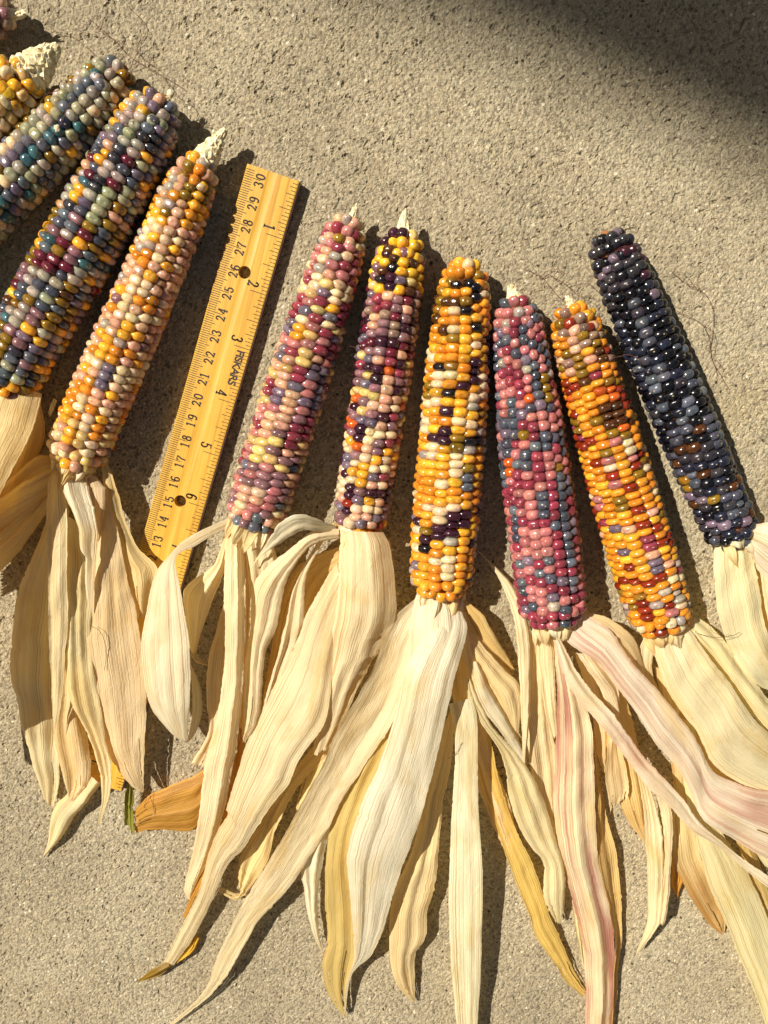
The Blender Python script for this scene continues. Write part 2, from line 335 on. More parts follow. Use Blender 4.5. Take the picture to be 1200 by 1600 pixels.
# maker's name, printed
fc = bpy.data.curves.new('maker_name', 'FONT'); fc.body = "FISKARS"; fc.size = 0.48; fc.offset = 0.012; fc.space_character = 0.92
fo = bpy.data.objects.new('maker_name', fc); col.objects.link(fo); bpy.context.view_layer.update()
fm = bpy.data.meshes.new_from_object(fo.evaluated_get(bpy.context.evaluated_depsgraph_get())); bpy.data.objects.remove(fo, do_unlink=True)
pf = at(372, 546, ZR) - rb; fa, fw = pf.dot(ru), pf.dot(rw)
vv = [rp(fa - v.co.x * 1.02, fw - 0.02 + v.co.y, 0.512) for v in fm.vertices]
mesh_obj('maker_name', vv, [tuple(p.vertices) for p in fm.polygons], M_INK, body, smooth=False)

# ------------------------------------------------------------------ ears of corn
C = dict(amber=sr(222, 146, 8), gold=sr(234, 174, 26), yellow=sr(240, 190, 22), cream=sr(232, 206, 160), butter=sr(222, 192, 112), peach=sr(222, 172, 136), pink=sr(198, 124, 120),
         rose=sr(152, 56, 76), wine=sr(112, 28, 50), plum=sr(64, 26, 44), mauve=sr(148, 108, 114), lav=sr(122, 108, 126), slate=sr(78, 84, 98), steel=sr(100, 108, 120), teal=sr(62, 108, 116),
         navy=sr(38, 42, 62), black=sr(26, 20, 26), olive=sr(138, 108, 16), brown=sr(84, 50, 22), red=sr(142, 44, 12), orange=sr(206, 96, 8), greyw=sr(176, 166, 152), sage=sr(168, 170, 136), smoke=sr(58, 56, 64), ink=sr(18, 18, 26), taupe=sr(150, 122, 106))
for k_ in C:                               # dull, dusty skins rather than paint
    c_ = C[k_]; l_ = 0.3 * c_[0] + 0.55 * c_[1] + 0.15 * c_[2]; d_ = 0.06 if k_ in ('amber', 'gold', 'yellow', 'orange', 'olive', 'red', 'brown') else 0.10
    C[k_] = tuple((q * (1 - d_) + l_ * d_) * w for q, w in zip(c_[:3], (0.88, 0.79, 0.68) if d_ < 0.1 else (0.82, 0.77, 0.75))) + (1.0,)
def kernel_mesh(k):
    r = random.Random(k); vv, ff = [], []; nu, nv = 16, 10
    px_, py_ = r.uniform(0.72, 0.88), r.uniform(0.74, 0.9); dent = r.choice((0, 0, 0.06, 0.14)); sk = r.uniform(-0.12, 0.12)
    f = lambda c, p: math.copysign(abs(c) ** p, c)
    for j in range(nv + 1):
        ph = math.pi * j / nv - math.pi / 2
        for i in range(nu):
            th = 2 * math.pi * i / nu
            x, y, z = f(math.cos(ph), 0.84) * f(math.cos(th), px_), f(math.cos(ph), 0.84) * f(math.sin(th), py_), f(math.sin(ph), 0.98)
            if z > 0: z -= dent * math.exp(-(x * x + y * y) * 6)
            vv.append((x + sk * z * 0.5, y + sk * x * 0.3, z))
    for j in range(nv):
        for i in range(nu): ff.append((j * nu + i, j * nu + (i + 1) % nu, (j + 1) * nu + (i + 1) % nu, (j + 1) * nu + i))
    me = bpy.data.meshes.new('kernel'); me.from_pydata([tuple(c * S for c in v) for v in vv], [], ff); me.update()
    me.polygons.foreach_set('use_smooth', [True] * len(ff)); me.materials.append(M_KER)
    return me, np.array(vv), np.array(ff, dtype=np.int32)
KM = [kernel_mesh(k) for k in range(7)]
def lerp_list(vals, t):
    if not isinstance(vals, (list, tuple)): return vals
    u = t * (len(vals) - 1); i = min(int(u), len(vals) - 2); u -= i
    return vals[i] + (vals[i + 1] - vals[i]) * (u * u * (3 - 2 * u))
EARS = {}
def ear(key, label, base, tip, half, rows, pitch, pal, seed, bow=0.0, twist=0.0, cob=None, z_tip=None, round_=0.0, cluster=0.35, run=0.12):
    """base/tip: end pixels of the kernelled body; half: half-widths in px along base->tip; pal: list along base->tip of {colour: weight}"""
    rd = random.Random(seed)
    pxcm = 1.0 / (at(min(max((base[0] + tip[0]) / 2, 0), 1200) + 1, (base[1] + tip[1]) / 2, 1.4) - at(min(max((base[0] + tip[0]) / 2, 0), 1200), (base[1] + tip[1]) / 2, 1.4)).length
    rad = [h / pxcm for h in half]; rm = max(rad)
    zb = rad[0] + 0.02; zt = z_tip if z_tip is not None else rad[-1] * 1.05 + 0.05
    A, B = at(base[0], base[1], zb), at(tip[0], tip[1], zt); AX = (B - A); L = AX.length; AX.normalize()
    SD = AX.cross(Vector((0, 0, 1))).normalized(); UP = SD.cross(AX)
    root = thing('corn_ear', label, 'corn ear', (A.x, A.y, 0), 'ears of glass gem corn fanned out on the slab')
    EARS[key] = dict(root=root, A=A, B=B, ax=AX)
    def radius(s):                         # s in cm from base
        t = s / L; r = lerp_list(rad, min(max(t, 0), 1))
        eb_, et_ = 0.9, 1.15
        if s < eb_: r *= (1 - (1 - s / eb_) ** 2.4 * 0.42)
        if s > L - et_: r *= max(0.0, 1 - ((s - L + et_) / et_) ** 2.2 * 0.62)
        return r
    def axis_pt(s): return A + AX * s + SD * (bow * math.sin(math.pi * s / L))
    ker = []                               # (s, theta, half width, half length, roundness)
    s0, s1 = 0.75, L - 1.35
    wph = [rd.uniform(0, 6.28) for _ in range(3)]
    for j in range(rows):
        s = s0 + (0.5 * pitch if j % 2 else 0) + rd.uniform(-0.12, 0.12); ph = rd.uniform(0, 6.28)
        while s < s1:
            p = pitch * rd.uniform(0.88, 1.12); th = 2 * math.pi * j / rows + twist * s + 0.03 * math.sin(s * 0.9 + ph) + 0.05 * math.sin(s * 0.35 + wph[0])
            ker.append((s + p / 2, th, math.pi * radius(s) / rows * rd.uniform(1.07, 1.15), p / 2 * 1.18, j)); s += p
    def cap(sa, sb, d):
        s = sa; k = 0
        while (s < sb if sb > sa else s > sb):
            r = radius(s); n = max(3, int(2 * math.pi * max(r - 0.1, 0.12) / d)); ph = rd.uniform(0, 1)
            for i in range(n):
                w = math.pi * r / n
                ker.append((s + rd.uniform(-0.07, 0.07), 2 * math.pi * (i + ph + rd.uniform(-.12, .12)) / n, min(w, d * 0.56) * rd.uniform(0.86, 1.1), d * 0.5 * rd.uniform(0.85, 1.1), 100 + i + 20 * k))
            s += (0.36 if sb > sa else -0.36) * (d / 0.46); k += 1
    cap(s1 + 0.18, L - 0.02, 0.52); cap(s0 - 0.1, 0.05, 0.54)
    # colours: weights blend along the ear, neighbours tend to agree
    placed = []; items = []
    hx = lambda x: (math.sin(x * 12.9898 + seed) * 43758.5453) % 1
    last = {}
    for s, th, hw, hl, j in sorted(ker, key=lambda q: (q[4], q[0])):
        t = min(max(s / L, 0), 0.999); u = t * len(pal); i = int(u)
        pd = pal[i] if rd.random() > max(0, (abs(u - i - 0.5) - 0.25)) else pal[min(max(i + (1 if u - i > 0.5 else -1), 0), len(pal) - 1)]
        ks, ws = zip(*pd.items()); nmc = rd.choices(ks, ws)[0]
        if j in last and last[j] in pd and rd.random() < run: nmc = last[j]
        last[j] = nmc; c = C[nmc]
        v = rd.uniform(0.82, 1.14); v = v * (0.8 if rd.random() < 0.12 else 1.0); cc = tuple(min(1, c[q] * v * rd.uniform(0.93, 1.07)) for q in range(3)) + (1,)
        r = radius(s); dr = (radius(s + 0.1) - radius(s - 0.1)) / 0.2
        rad_v = SD * math.cos(th) + UP * math.sin(th); tan = (AX.cross(rad_v)).normalized()
        nv = (rad_v - AX * dr * 0.8).normalized(); ay = tan.cross(nv).normalized() * -1
        ay = nv.cross(tan)
        hgt = 0.39 * (0.75 + 0.25 * min(1, r)); rr = max(r - hgt, 0.02) + rd.uniform(-0.025, 0.03)
        if rd.random() < 0.06: rr -= 0.07; hw *= 0.86; hl *= 0.84
        pos = axis_pt(s) + rad_v * rr
        q = rd.uniform(-0.05, 0.05); t2 = (tan * math.cos(q) + ay * math.sin(q)); a2 = nv.cross(t2)
        k1, k2 = hw * (1 - 0.0 * round_), hl
        M = Matrix(((t2.x * k1, a2.x * k2, nv.x * hgt, pos.x), (t2.y * k1, a2.y * k2, nv.y * hgt, pos.y), (t2.z * k1, a2.z * k2, nv.z * hgt, pos.z), (0, 0, 0, 1)))
        view = (Vector((0, -4, CAM_H)) - pos).normalized()
        items.append((nv.dot(view), M, cc, rd.randrange(len(KM)), pos))
    def infr(p):
        d = p - Vector((0, 0, CAM_H)); cz = -(-d.y * ST * -1 * -1) if False else (d.y * -ST + d.z * -CT)
        cy = d.y * CT - d.z * ST
        # camera axes: x, (0,ct,-st), forward (0,-st,-ct)
        fz = -d.y * ST - d.z * CT; fy = d.y * CT - d.z * ST
        X, Y = 600 + F_PX * d.x / fz, 800 - F_PX * fy / fz
        return -25 < X < 1225 and -25 < Y < 1625
    items.sort(key=lambda q: -q[0] if infr(q[4]) else 9 - q[0])
    nobj = 0; rest = []
    off = Matrix.Translation(-root.location)
    for d, M, cc, k, pos in items:
        if nobj < 300 and d > -0.12 and infr(pos):
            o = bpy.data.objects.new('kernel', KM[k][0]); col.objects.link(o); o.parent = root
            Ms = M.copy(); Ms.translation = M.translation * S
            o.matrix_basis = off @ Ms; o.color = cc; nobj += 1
        else: rest.append((M, cc, k))
    if rest:
        VV, FF, CC, base_i = [], [], [], 0
        for M, cc, k in rest:
            m = np.array(M); vv = KM[k][1] @ m[:3, :3].T + m[:3, 3]; VV.append(vv); FF.append(KM[k][2] + base_i); base_i += len(vv); CC.append(np.tile(cc, (len(vv), 1)))
        VV = np.concatenate(VV) * S; FF = np.concatenate(FF); CC = np.concatenate(CC)
        me = bpy.data.meshes.new('underside_kernels'); me.from_pydata(VV.tolist(), [], FF.tolist()); me.update()
        me.polygons.foreach_set('use_smooth', [True] * len(FF)); at_ = me.color_attributes.new('kernel_color', 'FLOAT_COLOR', 'POINT')
        at_.data.foreach_set('color', CC.astype(np.float32).ravel()); me.materials.append(M_KERA)
        o = bpy.data.objects.new('underside_kernels', me); col.objects.link(o); o.parent = root; o.location = -root.location; o['kind'] = 'stuff'
    # the cob inside, with its bare tip and the shank
    def lathe(name, st, mat, rough=0.0):
        k = 22; vv, ff = [], []
        for s, r in st:
            for i in range(k):
                a = 2 * math.pi * i / k; rr = r * (1 + rough * rd.uniform(-1, 1)); vv.append(axis_pt(min(s, L)) + AX * (max(s - L, 0) + rough * 0.3 * rd.uniform(-1, 1)) + (SD * math.cos(a) + UP * math.sin(a)) * rr)
        for q in range(len(st) - 1):
            for i in range(k): ff.append((q * k + i, q * k + (i + 1) % k, (q + 1) * k + (i + 1) % k, (q + 1) * k + i))
        ff += [tuple(range(k - 1, -1, -1)), tuple((len(st) - 1) * k + i for i in range(k))]
        return mesh_obj(name, vv, ff, mat, root)
    lathe('cob', [(L * q / 30 + 0.02, max(radius(L * q / 30) - 0.42, 0.10)) for q in range(31)], M_CORE)
    if cob:
        ct, r0 = cob; T = at(ct[0], ct[1], zt); ln = (T - B).dot(AX); sd = (T - B) - AX * ln
        n = max(6, int(ln / 0.09)); st = []; k = 26; vv, ff = [], []
        for q in range(n + 1):
            t = q / n; r = r0 * (1 - t ** 1.6 * 0.80)
            for i in range(k):
                a = 2 * math.pi * i / k + 0.12 * (q % 2); rr = max(0.04, r * (1 + rd.uniform(-0.16, 0.2)))
                vv.append(B + AX * (-0.45 + (ln + 0.45) * t + rd.uniform(-.03, .03)) + sd * t + (SD * math.cos(a) + UP * math.sin(a)) * rr)
        for q in range(n):
            for i in range(k): ff.append((q * k + i, q * k + (i + 1) % k, (q + 1) * k + (i + 1) % k, (q + 1) * k + i))
        ff += [tuple(range(k - 1, -1, -1)), tuple(n * k + i for i in range(k))]
        tipo = mesh_obj('bare_cob_tip', vv, ff, M_COB, root, smooth=False)
        tipo['label'] = 'bare chaffy end of the cob'
        for q in range(9):                 # dry chaff scales at the point
            a = rd.uniform(0, 6.28); b0 = B + AX * (ln * rd.uniform(0.3, 0.9)) + sd * 0.7; d_ = (SD * math.cos(a) + UP * abs(math.sin(a))) * r0 * 0.5
            p_ = b0 + d_; q_ = p_ + AX * rd.uniform(0.12, 0.28) + d_ * 0.15; w_ = AX.cross(d_).normalized() * 0.05
            mesh_obj('chaff_scale', [p_ - w_, p_ + w_, q_ + w_ * 0.3, q_ - w_ * 0.3, (p_ + q_) / 2 + d_.normalized() * 0.05], [(0, 1, 4), (1, 2, 4), (2, 3, 4), (3, 0, 4)], M_COB, tipo)
    vv, ff, k = [], [], 14                 # shank the husk leaves grow from
    for q in range(6):
        t = q / 5; r = 0.52 - 0.22 * t
        cpt = A - AX * (2.2 * t - 0.2); cpt.z = max(r + 0.05, A.z * (1 - 0.55 * t))
        for i in range(k):
            a = 2 * math.pi * i / k; vv.append(cpt + (SD * math.cos(a) + UP * math.sin(a)) * r)
    for q in range(5):
        for i in range(k): ff.append((q * k + i, q * k + (i + 1) % k, (q + 1) * k + (i + 1) % k, (q + 1) * k + i))
    ff += [tuple(range(k)), tuple(5 * k + i for i in range(k - 1, -1, -1))]
    mesh_obj('shank', vv, ff, M_COB, root)
    return root

ear('e1', 'corn ear of pinkish brown kernels with only its shaded tip beside the bare yellow ear', (-420, 40), (22, 22), [54, 54, 50, 44, 38], 13, 0.42,
    [dict(taupe=4, mauve=2, pink=1, cream=1)], 11, cob=((40, 24), 0.28))
ear('e2', 'bright yellow corn ear whose thick chalky cob tip is bare', (-340, 415), (52, 116), [56, 58, 58, 56, 50], 14, 0.42,
    [dict(yellow=3, gold=3, cream=3, butter=2)], 12, cob=((92, 72), 0.80))
ear('e3', 'blue-green and sage corn ear between the yellow ear and the dark multicoloured ear', (-150, 452), (197, 104), [50, 52, 52, 50, 46, 40], 14, 0.42,
    [dict(sage=6, greyw=3, slate=2, teal=2, olive=1), dict(sage=6, greyw=5, cream=1.5, slate=1.4, steel=3, teal=1.6, navy=.4, olive=1.4, lav=1), dict(sage=6, teal=1.6, slate=1.2, steel=3, navy=.4, olive=1.8, greyw=4, cream=1.5, yellow=.4)], 13, run=0.12)
ear('e4', 'dark multicoloured corn ear in slate, olive, gold and plum beside the peach ear', (-8, 618), (258, 150), [56, 58, 60, 60, 54, 44], 15, 0.375,
    [dict(smoke=2, lav=1.2, sage=2, gold=3, olive=2, slate=2, mauve=2, wine=.7, teal=1.5, steel=2), dict(gold=2, olive=3, slate=2, greyw=2, mauve=1.4, wine=1, lav=1, sage=1.5, steel=2, brown=1), dict(teal=1.6, slate=2, olive=2.4, gold=2.6, steel=2, greyw=2, wine=.8, mauve=1),
     dict(smoke=1.2, lav=1.2, sage=2, slate=2, greyw=3, gold=1.8, wine=.9, peach=1.4, teal=1, olive=.8), dict(lav=1.6, steel=2, sage=1.5, greyw=4, smoke=1.2, gold=1.2, wine=.6, peach=1.2)], 14, cob=((268, 150), 0.22))
ear('e5', 'peach, amber and pearl corn ear with a long bare tip lying against the ruler side', (112, 726), (318, 244), [50, 51, 50, 48, 45, 36], 14, 0.39,
    [dict(butter=4, cream=2.4, gold=1.8, lav=.7, amber=1, peach=1.4), dict(peach=4.5, amber=2, gold=2.2, lav=.8, cream=2.6, butter=1), dict(peach=5, gold=2.6, cream=3, mauve=.6, amber=1, greyw=1), dict(peach=5.5, cream=3, gold=2, amber=1.2, mauve=.5, greyw=1),
     dict(peach=3, gold=2, olive=1.5, greyw=2.4, amber=2, cream=1.5)], 15, cob=((352, 202), 0.56))
ear('e6', 'rose, cream and mauve corn ear just right of the ruler', (393, 822), (548, 338), [50, 51, 51, 49, 43, 34], 12, 0.375,
    [dict(pink=5, cream=2.5, peach=2.5, rose=1.2, mauve=1.6, steel=.8, orange=.3), dict(butter=3, pink=3, rose=2.5, mauve=2, peach=3, navy=.5), dict(pink=3, rose=2, peach=3, butter=2, lav=2.4, navy=.5), dict(rose=3, pink=2, cream=3, butter=2, lav=1.6, navy=.8, gold=.4),
     dict(pink=3, greyw=2, cream=2.4, rose=1.2, peach=2, olive=.5, steel=1)], 16, cob=((556, 326), 0.26), run=0.12)
ear('e7', 'deep purple, plum and cream corn ear between the rose ear and the golden ear', (560, 834), (632, 356), [45, 47, 47, 47, 45, 36], 14, 0.38,
    [dict(mauve=3, cream=3.4, plum=1, peach=1.5, gold=1.2, lav=1.6, red=.6, rose=.8), dict(cream=2.8, mauve=3, plum=1.3, peach=1, gold=1.6, orange=1, lav=2, rose=.8), dict(mauve=3, butter=2, plum=1.6, orange=.7, lav=2, peach=2, rose=1), dict(plum=3, wine=2.4, mauve=3, taupe=2, lav=2, rose=1, peach=1),
     dict(yellow=4, plum=1, mauve=1.6, butter=2, brown=.8, olive=.5, black=.4)], 17, cob=((632, 330), 0.34), run=0.12)
ear('e8', 'golden amber corn ear with cream and near-black kernels, widest leaves spread below', (687, 928), (728, 404), [52, 55, 55, 53, 48, 36], 14, 0.385,
    [dict(gold=5, amber=4, cream=2, lav=1, greyw=1, black=.5), dict(gold=4, amber=4, cream=3, plum=1.2, lav=.6, steel=.3, olive=.4), dict(gold=4, amber=3, cream=3, plum=.6, black=.6, olive=.7, greyw=1), dict(gold=4, amber=4, cream=1.6, black=1.3, olive=1, plum=.8),
     dict(gold=4, amber=4, brown=1.2, black=1.2, cream=1, olive=1)], 18, run=0.12, twist=0.015)
ear('e9', 'dusty pink and blue-grey corn ear beside the golden ear', (866, 971), (802, 462), [56, 58, 57, 54, 46, 36], 18, 0.43,
    [dict(pink=5, rose=4, steel=1, lav=1.4, slate=1, greyw=.6), dict(rose=5, pink=4, slate=2, steel=1, lav=1.2, orange=.15), dict(pink=4, rose=4, steel=2, lav=1.2, slate=2, orange=.15, olive=.25), dict(steel=2.4, slate=2, lav=1, pink=4, rose=3, orange=.15, olive=.25),
     dict(pink=4, steel=2, slate=1.6, lav=1.4, greyw=2, rose=1.4, olive=.25)], 19, cob=((800, 446), 0.40), run=0.12, twist=-0.02)
ear('e10', 'fiery orange corn ear with red and olive kernels next to the black ear', (1037, 981), (888, 476), [53, 55, 54, 51, 46, 38], 14, 0.355,
    [dict(amber=5, gold=1.8, cream=1.5, red=1.8, greyw=1.4, olive=.8, pink=.6), dict(gold=2.4, amber=5, red=2.2, olive=1.3, peach=1, lav=.7, rose=.6), dict(amber=5, gold=1.8, olive=1.2, red=1.8, pink=1.2, cream=1), dict(amber=5, orange=2, olive=1.2, brown=1, red=2.2, gold=2, rose=.6),
     dict(amber=3, olive=2, taupe=2, peach=2, red=.8, brown=.8, gold=1.5)], 20, cob=((890, 466), 0.30), run=0.12, twist=0.02)
ear('e11', 'blue-black corn ear at the outer end of the fan on open concrete', (1150, 848), (944, 362), [45, 47, 48, 47, 44, 37], 13, 0.42,
    [dict(navy=4, smoke=3, slate=2, ink=2, lav=.6, brown=.6, olive=.9), dict(slate=2.4, navy=4, ink=3, smoke=2, steel=.7, olive=.7, brown=.4), dict(slate=2.4, navy=4, ink=4, steel=.9, smoke=2, olive=.15), dict(ink=4, navy=4, smoke=2, slate=2, lav=.6), dict(smoke=4, ink=3, plum=1.5, navy=2, lav=1)], 21, run=0.12)

# ------------------------------------------------------------------ husk leaves
def spline(pts, n):
    p = np.array(pts, dtype=float)
    if len(p) == 2: return p[0] + (p[1] - p[0]) * np.linspace(0, 1, n)[:, None]
    d = np.concatenate([[0], np.cumsum(np.maximum(np.linalg.norm(np.diff(p, axis=0), axis=1), 1e-3) )])
    m = np.empty_like(p); m[1:-1] = (p[2:] - p[:-2]) / (d[2:] - d[:-2])[:, None]; m[0] = (p[1] - p[0]) / (d[1] - d[0]); m[-1] = (p[-1] - p[-2]) / (d[-1] - d[-2])
    u = np.linspace(0, d[-1], n); i = np.clip(np.searchsorted(d, u, side='right') - 1, 0, len(d) - 2); h = d[i + 1] - d[i]; t = ((u - d[i]) / h)[:, None]; h = h[:, None]
    return (2 * t ** 3 - 3 * t ** 2 + 1) * p[i] + (t ** 3 - 2 * t ** 2 + t) * h * m[i] + (-2 * t ** 3 + 3 * t ** 2) * p[i + 1] + (t ** 3 - t ** 2) * h * m[i + 1]
CREAM = sr(246, 230, 188); PALE = sr(248, 239, 211); STRAW = sr(245, 222, 166); HONEY = sr(241, 208, 144); GREY = sr(226, 214, 180); OLIVE = sr(218, 192, 122)  # HONEY: warm tone of leaves in shade, painted into their colour
GOLDL = sr(214, 160, 70); LIME = sr(247, 237, 192); TAN = sr(243, 220, 178)
hcount = [0]
def husk(key, Lp, Rp, z, arch=0.15, tint=CREAM, mat=None, fold=0.07, rib=0.012, wob=1.0, crumple=1.0, label=None, name='husk_leaf', taper=True):
    """Lp/Rp: the leaf's two edges as photo pixels from the ear outwards; z: heights in cm along it, a number or (left, right)"""
    fold *= 1.6; hcount[0] += 1; rd = np.random.default_rng(1000 + hcount[0])
    root = EARS[key]['root']
    n0 = 90; l, r = spline(Lp, n0), spline(Rp, n0)
    ln = float(np.linalg.norm(np.diff((l + r) / 2, axis=0), axis=1).sum()) / 33.0
    n = int(min(150, max(14, ln / 0.13))); M = int(min(44, max(14, np.linalg.norm(l - r, axis=1).max() / 33.0 / 0.045)))
    l, r = spline(Lp, n), spline(Rp, n)
    zz = np.array([(q, q) if not isinstance(q, (tuple, list)) else q for q in z], dtype=float)
    zs = spline(np.column_stack([np.linspace(0, 10, len(zz)), zz]), n)[:, 1:] if len(zz) > 2 else zz[0] + (zz[-1] - zz[0]) * np.linspace(0, 1, n)[:, None]
    t = np.linspace(0, 1, n)
    tl = rd.uniform(-0.16, 0.16) * np.linalg.norm(l - r, axis=1) / 33.0 * np.sin(math.pi * np.clip(t * 1.2, 0, 1)); zs = zs + np.column_stack([-tl, tl])   # leaves lie a little askew
    ar = np.interp(t, np.linspace(0, 1, len(arch)), arch) if isinstance(arch, (list, tuple)) else np.full(n, arch)
    def wav(amp, ks): return sum(amp / (k ** 0.7) * np.sin(2 * math.pi * (k * t * ln / 9 + rd.random())) for k in ks)
    tap = np.minimum(1, np.linalg.norm(l - r, axis=1) / 14.0)
    def edge(p):
        d = np.gradient(p, axis=0); d /= np.maximum(np.linalg.norm(d, axis=1), 1e-6)[:, None]; nn = np.column_stack([-d[:, 1], d[:, 0]])
        return p + nn * ((wav(0.7 * wob, (2, 3, 5, 7, 11)) + rd.uniform(-0.5, 0.5, n) * wob - 1.6 * wob * (rd.random(n) < 0.02)) * tap)[:, None]
    l, r = edge(l), edge(r)
    s = np.linspace(-1, 1, M + 1)
    V = np.empty((n, M + 1, 3)); W = np.empty(n)
    for i in range(n):
        a = np.array(at(l[i, 0], l[i, 1], max(zs[i, 0], 0.04))); b = np.array(at(r[i, 0], r[i, 1], max(zs[i, 1], 0.04)))
        W[i] = np.linalg.norm(b - a); q = (s[:, None] + 1) / 2; V[i] = a + (b - a) * q
    wmax = W.max(); Wn = (W / max(wmax, 1e-6))[:, None]
    F = np.zeros((n, M + 1))
    for k in range(1, 4):
        F += fold / k ** 1.1 * rd.uniform(0.5, 1.1) * np.cos(k * math.pi * s[None, :] * 0.9 + rd.uniform(0, 6.28) + rd.uniform(-1.6, 1.6) * t[:, None])
    for q in range(4):                     # a few sharp pleats following the veins
        c0, dr_, sg = rd.uniform(-0.85, 0.85), rd.uniform(-0.3, 0.3), rd.choice([-1, 1])
        x = np.abs(s[None, :] - c0 - dr_ * (t[:, None] - 0.5)) / rd.uniform(0.06, 0.16)
        F += sg * fold * rd.uniform(0.3, 0.9) * np.exp(-x) * np.clip(np.sin(math.pi * (t[:, None] * rd.uniform(0.7, 1.8) + rd.uniform(0, 1))), 0, 1)
    X = s[None, :] * wmax / 2 * np.ones((n, 1)); Y = (t * ln)[:, None] * np.ones((1, M + 1))
    for q in range(9):                     # papery crumples: facets that meet in creases
        an = rd.uniform(-0.30, 0.30) if q < 6 else rd.uniform(0.5, 1.3) * rd.choice([-1, 1]); lam = rd.uniform(0.5, 1.6) * (1 if q < 6 else 1.8)
        u = (X * math.cos(an) + Y * math.sin(an)) / lam + rd.uniform(0, 1) + 0.35 * np.sin(Y * rd.uniform(0.3, 0.9) + rd.uniform(0, 6))
        win = np.clip(np.sin(Y * rd.uniform(0.35, 0.9) + X * rd.uniform(-1, 1) + rd.uniform(0, 6)) + 0.15, 0, 1)
        F += (0.030 if q < 6 else 0.022) * lam * crumple * win * (np.abs(u % 1 - 0.5) * 2 - 0.5)
    nr = wmax / 0.13; rph = rd.uniform(0, 6, 3); ramp_ = 0.5 + 0.5 * np.sin(2.2 * s[None, :] + rph[2] + 2 * t[:, None])
    F += rib * 0.30 * ramp_ * np.sin(math.pi * nr * s[None, :] + rph[0] + 1.5 * np.sin(2.3 * s[None, :] + rph[1]))
    for _ in range(4):                     # soft buckles running across
        F += fold * 0.2 * np.sin(2 * math.pi * rd.uniform(0.5, 1.5) * t[:, None] * ln / 3 + rd.uniform(-3, 3) * s[None, :] + rd.uniform(0, 6))
    H = (ar[:, None] * (1 - s[None, :] ** 2) + F) * np.minimum(1, Wn * 1.3)
    T = np.gradient(V.mean(1), axis=0); AC = V[:, -1] - V[:, 0]
    N = np.cross(T, AC); N /= np.maximum(np.linalg.norm(N, axis=1), 1e-9)[:, None]
    N[N[:, 2] < 0] *= -1
    N = 0.6 * N + 0.4 * np.array([0, 0, 1.0]); N /= np.linalg.norm(N, axis=1)[:, None]
    V += H[:, :, None] * N[:, None, :]
    if W[-1] > 0.15:                       # frayed end
        fr = rd.uniform(-1, 1, M + 1) * 0.12; V[-1] += T[-1] / max(np.linalg.norm(T[-1]), 1e-6) * fr[:, None]
    V[:, :, 2] = np.maximum(V[:, :, 2], 0.03 + 0.02 * (1 + np.sin(7 * s[None, :] + 5 * t[:, None])))
    uv = np.empty((n, M + 1, 2)); uv[:, :, 0] = s[None, :] * wmax / 2; uv[:, :, 1] = (t * ln)[:, None]
    K = M + 1
    fs = [(i * K + j, i * K + j + 1, (i + 1) * K + j + 1, (i + 1) * K + j) for i in range(n - 1) for j in range(M)]
    wend = W[-max(3, n // 8)]
    if wend > 0.45 and ln > 3:
        cutf = set()
        for _ in range(int(rd.integers(1, 4))):
            j0 = int(rd.integers(2, M - 2)); i0 = int(n * (1 - rd.uniform(0.06, 0.22)))
            cutf |= {(i, j0 + (1 if i > i0 + (n - i0) * 0.6 and rd.random() < 0.5 else 0)) for i in range(i0, n)} | ({(i, j0 + 1) for i in range(int(i0 + (n - i0) * 0.6), n)})
        fs = [f for f in fs if (f[0] // K, f[0] % K) not in cutf]
    o = mesh_obj(name, V.reshape(-1, 3), fs, mat or M_HUSK, root, uv=uv.reshape(-1, 2))
    j = rd.uniform(0.94, 1.05); o.color = (min(1, tint[0] * j), min(1, tint[1] * j * rd.uniform(0.98, 1.02)), min(1, tint[2] * j * rd.uniform(0.94, 1.06)), 1)
    if label: o['label'] = label
    return o

# dark multicoloured ear: leaves stand high at the picture's edge and shade the peach ear's husk
husk('e4', [(-40, 596), (-60, 660), (-75, 740), (-70, 850), (-50, 930)], [(66, 616), (52, 668), (26, 722), (-8, 785), (-25, 860)], [1.6, 3.2, 4.2, 4.6, 4.2], 0.5, STRAW)
husk('e4', [(-110, 640), (-150, 780), (-160, 930), (-130, 1080), (-70, 1190)], [(-10, 640), (-18, 780), (-16, 930), (-22, 1060), (-62, 1195)], [1.6, 3.4, 4.0, 3.8, 2.6], 0.4, STRAW)
husk('e4', [(-70, 760), (-80, 880), (-70, 1000), (-40, 1090)], [(-12, 770), (-14, 880), (-20, 990), (-32, 1090)], [2.0, 3.2, 3.4, 2.0], 0.3, CREAM)
husk('e4', [(-12, 610), (0, 690), (-5, 740), (-30, 800)], [(62, 624), (70, 680), (40, 740), (0, 790)], [0.9, 0.9, 0.8, 0.6], 0.3, HONEY)
# peach ear
husk('e5', [(92, 716), (60, 712), (20, 745), (-40, 800)], [(88, 742), (66, 762), (0, 812), (-50, 860)], [1.2, 1.6, 1.4, 1.0], 0.25, HONEY)
husk('e5', [(86, 728), (50, 745), (0, 778), (-50, 815)], [(80, 772), (60, 790), (0, 832), (-50, 872)], [1.3, 1.9, 1.7, 1.3], 0.3, STRAW)
husk('e5', [(80, 752), (40, 790), (0, 818), (-50, 862)], [(84, 790), (70, 806), (30, 862), (-10, 902), (-50, 930)], [1.1, 1.3, 1.2, 1.0], 0.3, STRAW)
husk('e5', [(86, 770), (57, 859), (31, 913), (25, 955), (18, 1043), (40, 1145), (58, 1213), (70, 1244)], [(106, 770), (110, 900), (104, 1000), (100, 1080), (96, 1160), (92, 1220), (84, 1262)], [1.1, 1.1, 0.9, 0.7, 0.6, 0.6, 0.4], 0.3, CREAM, fold=0.12)
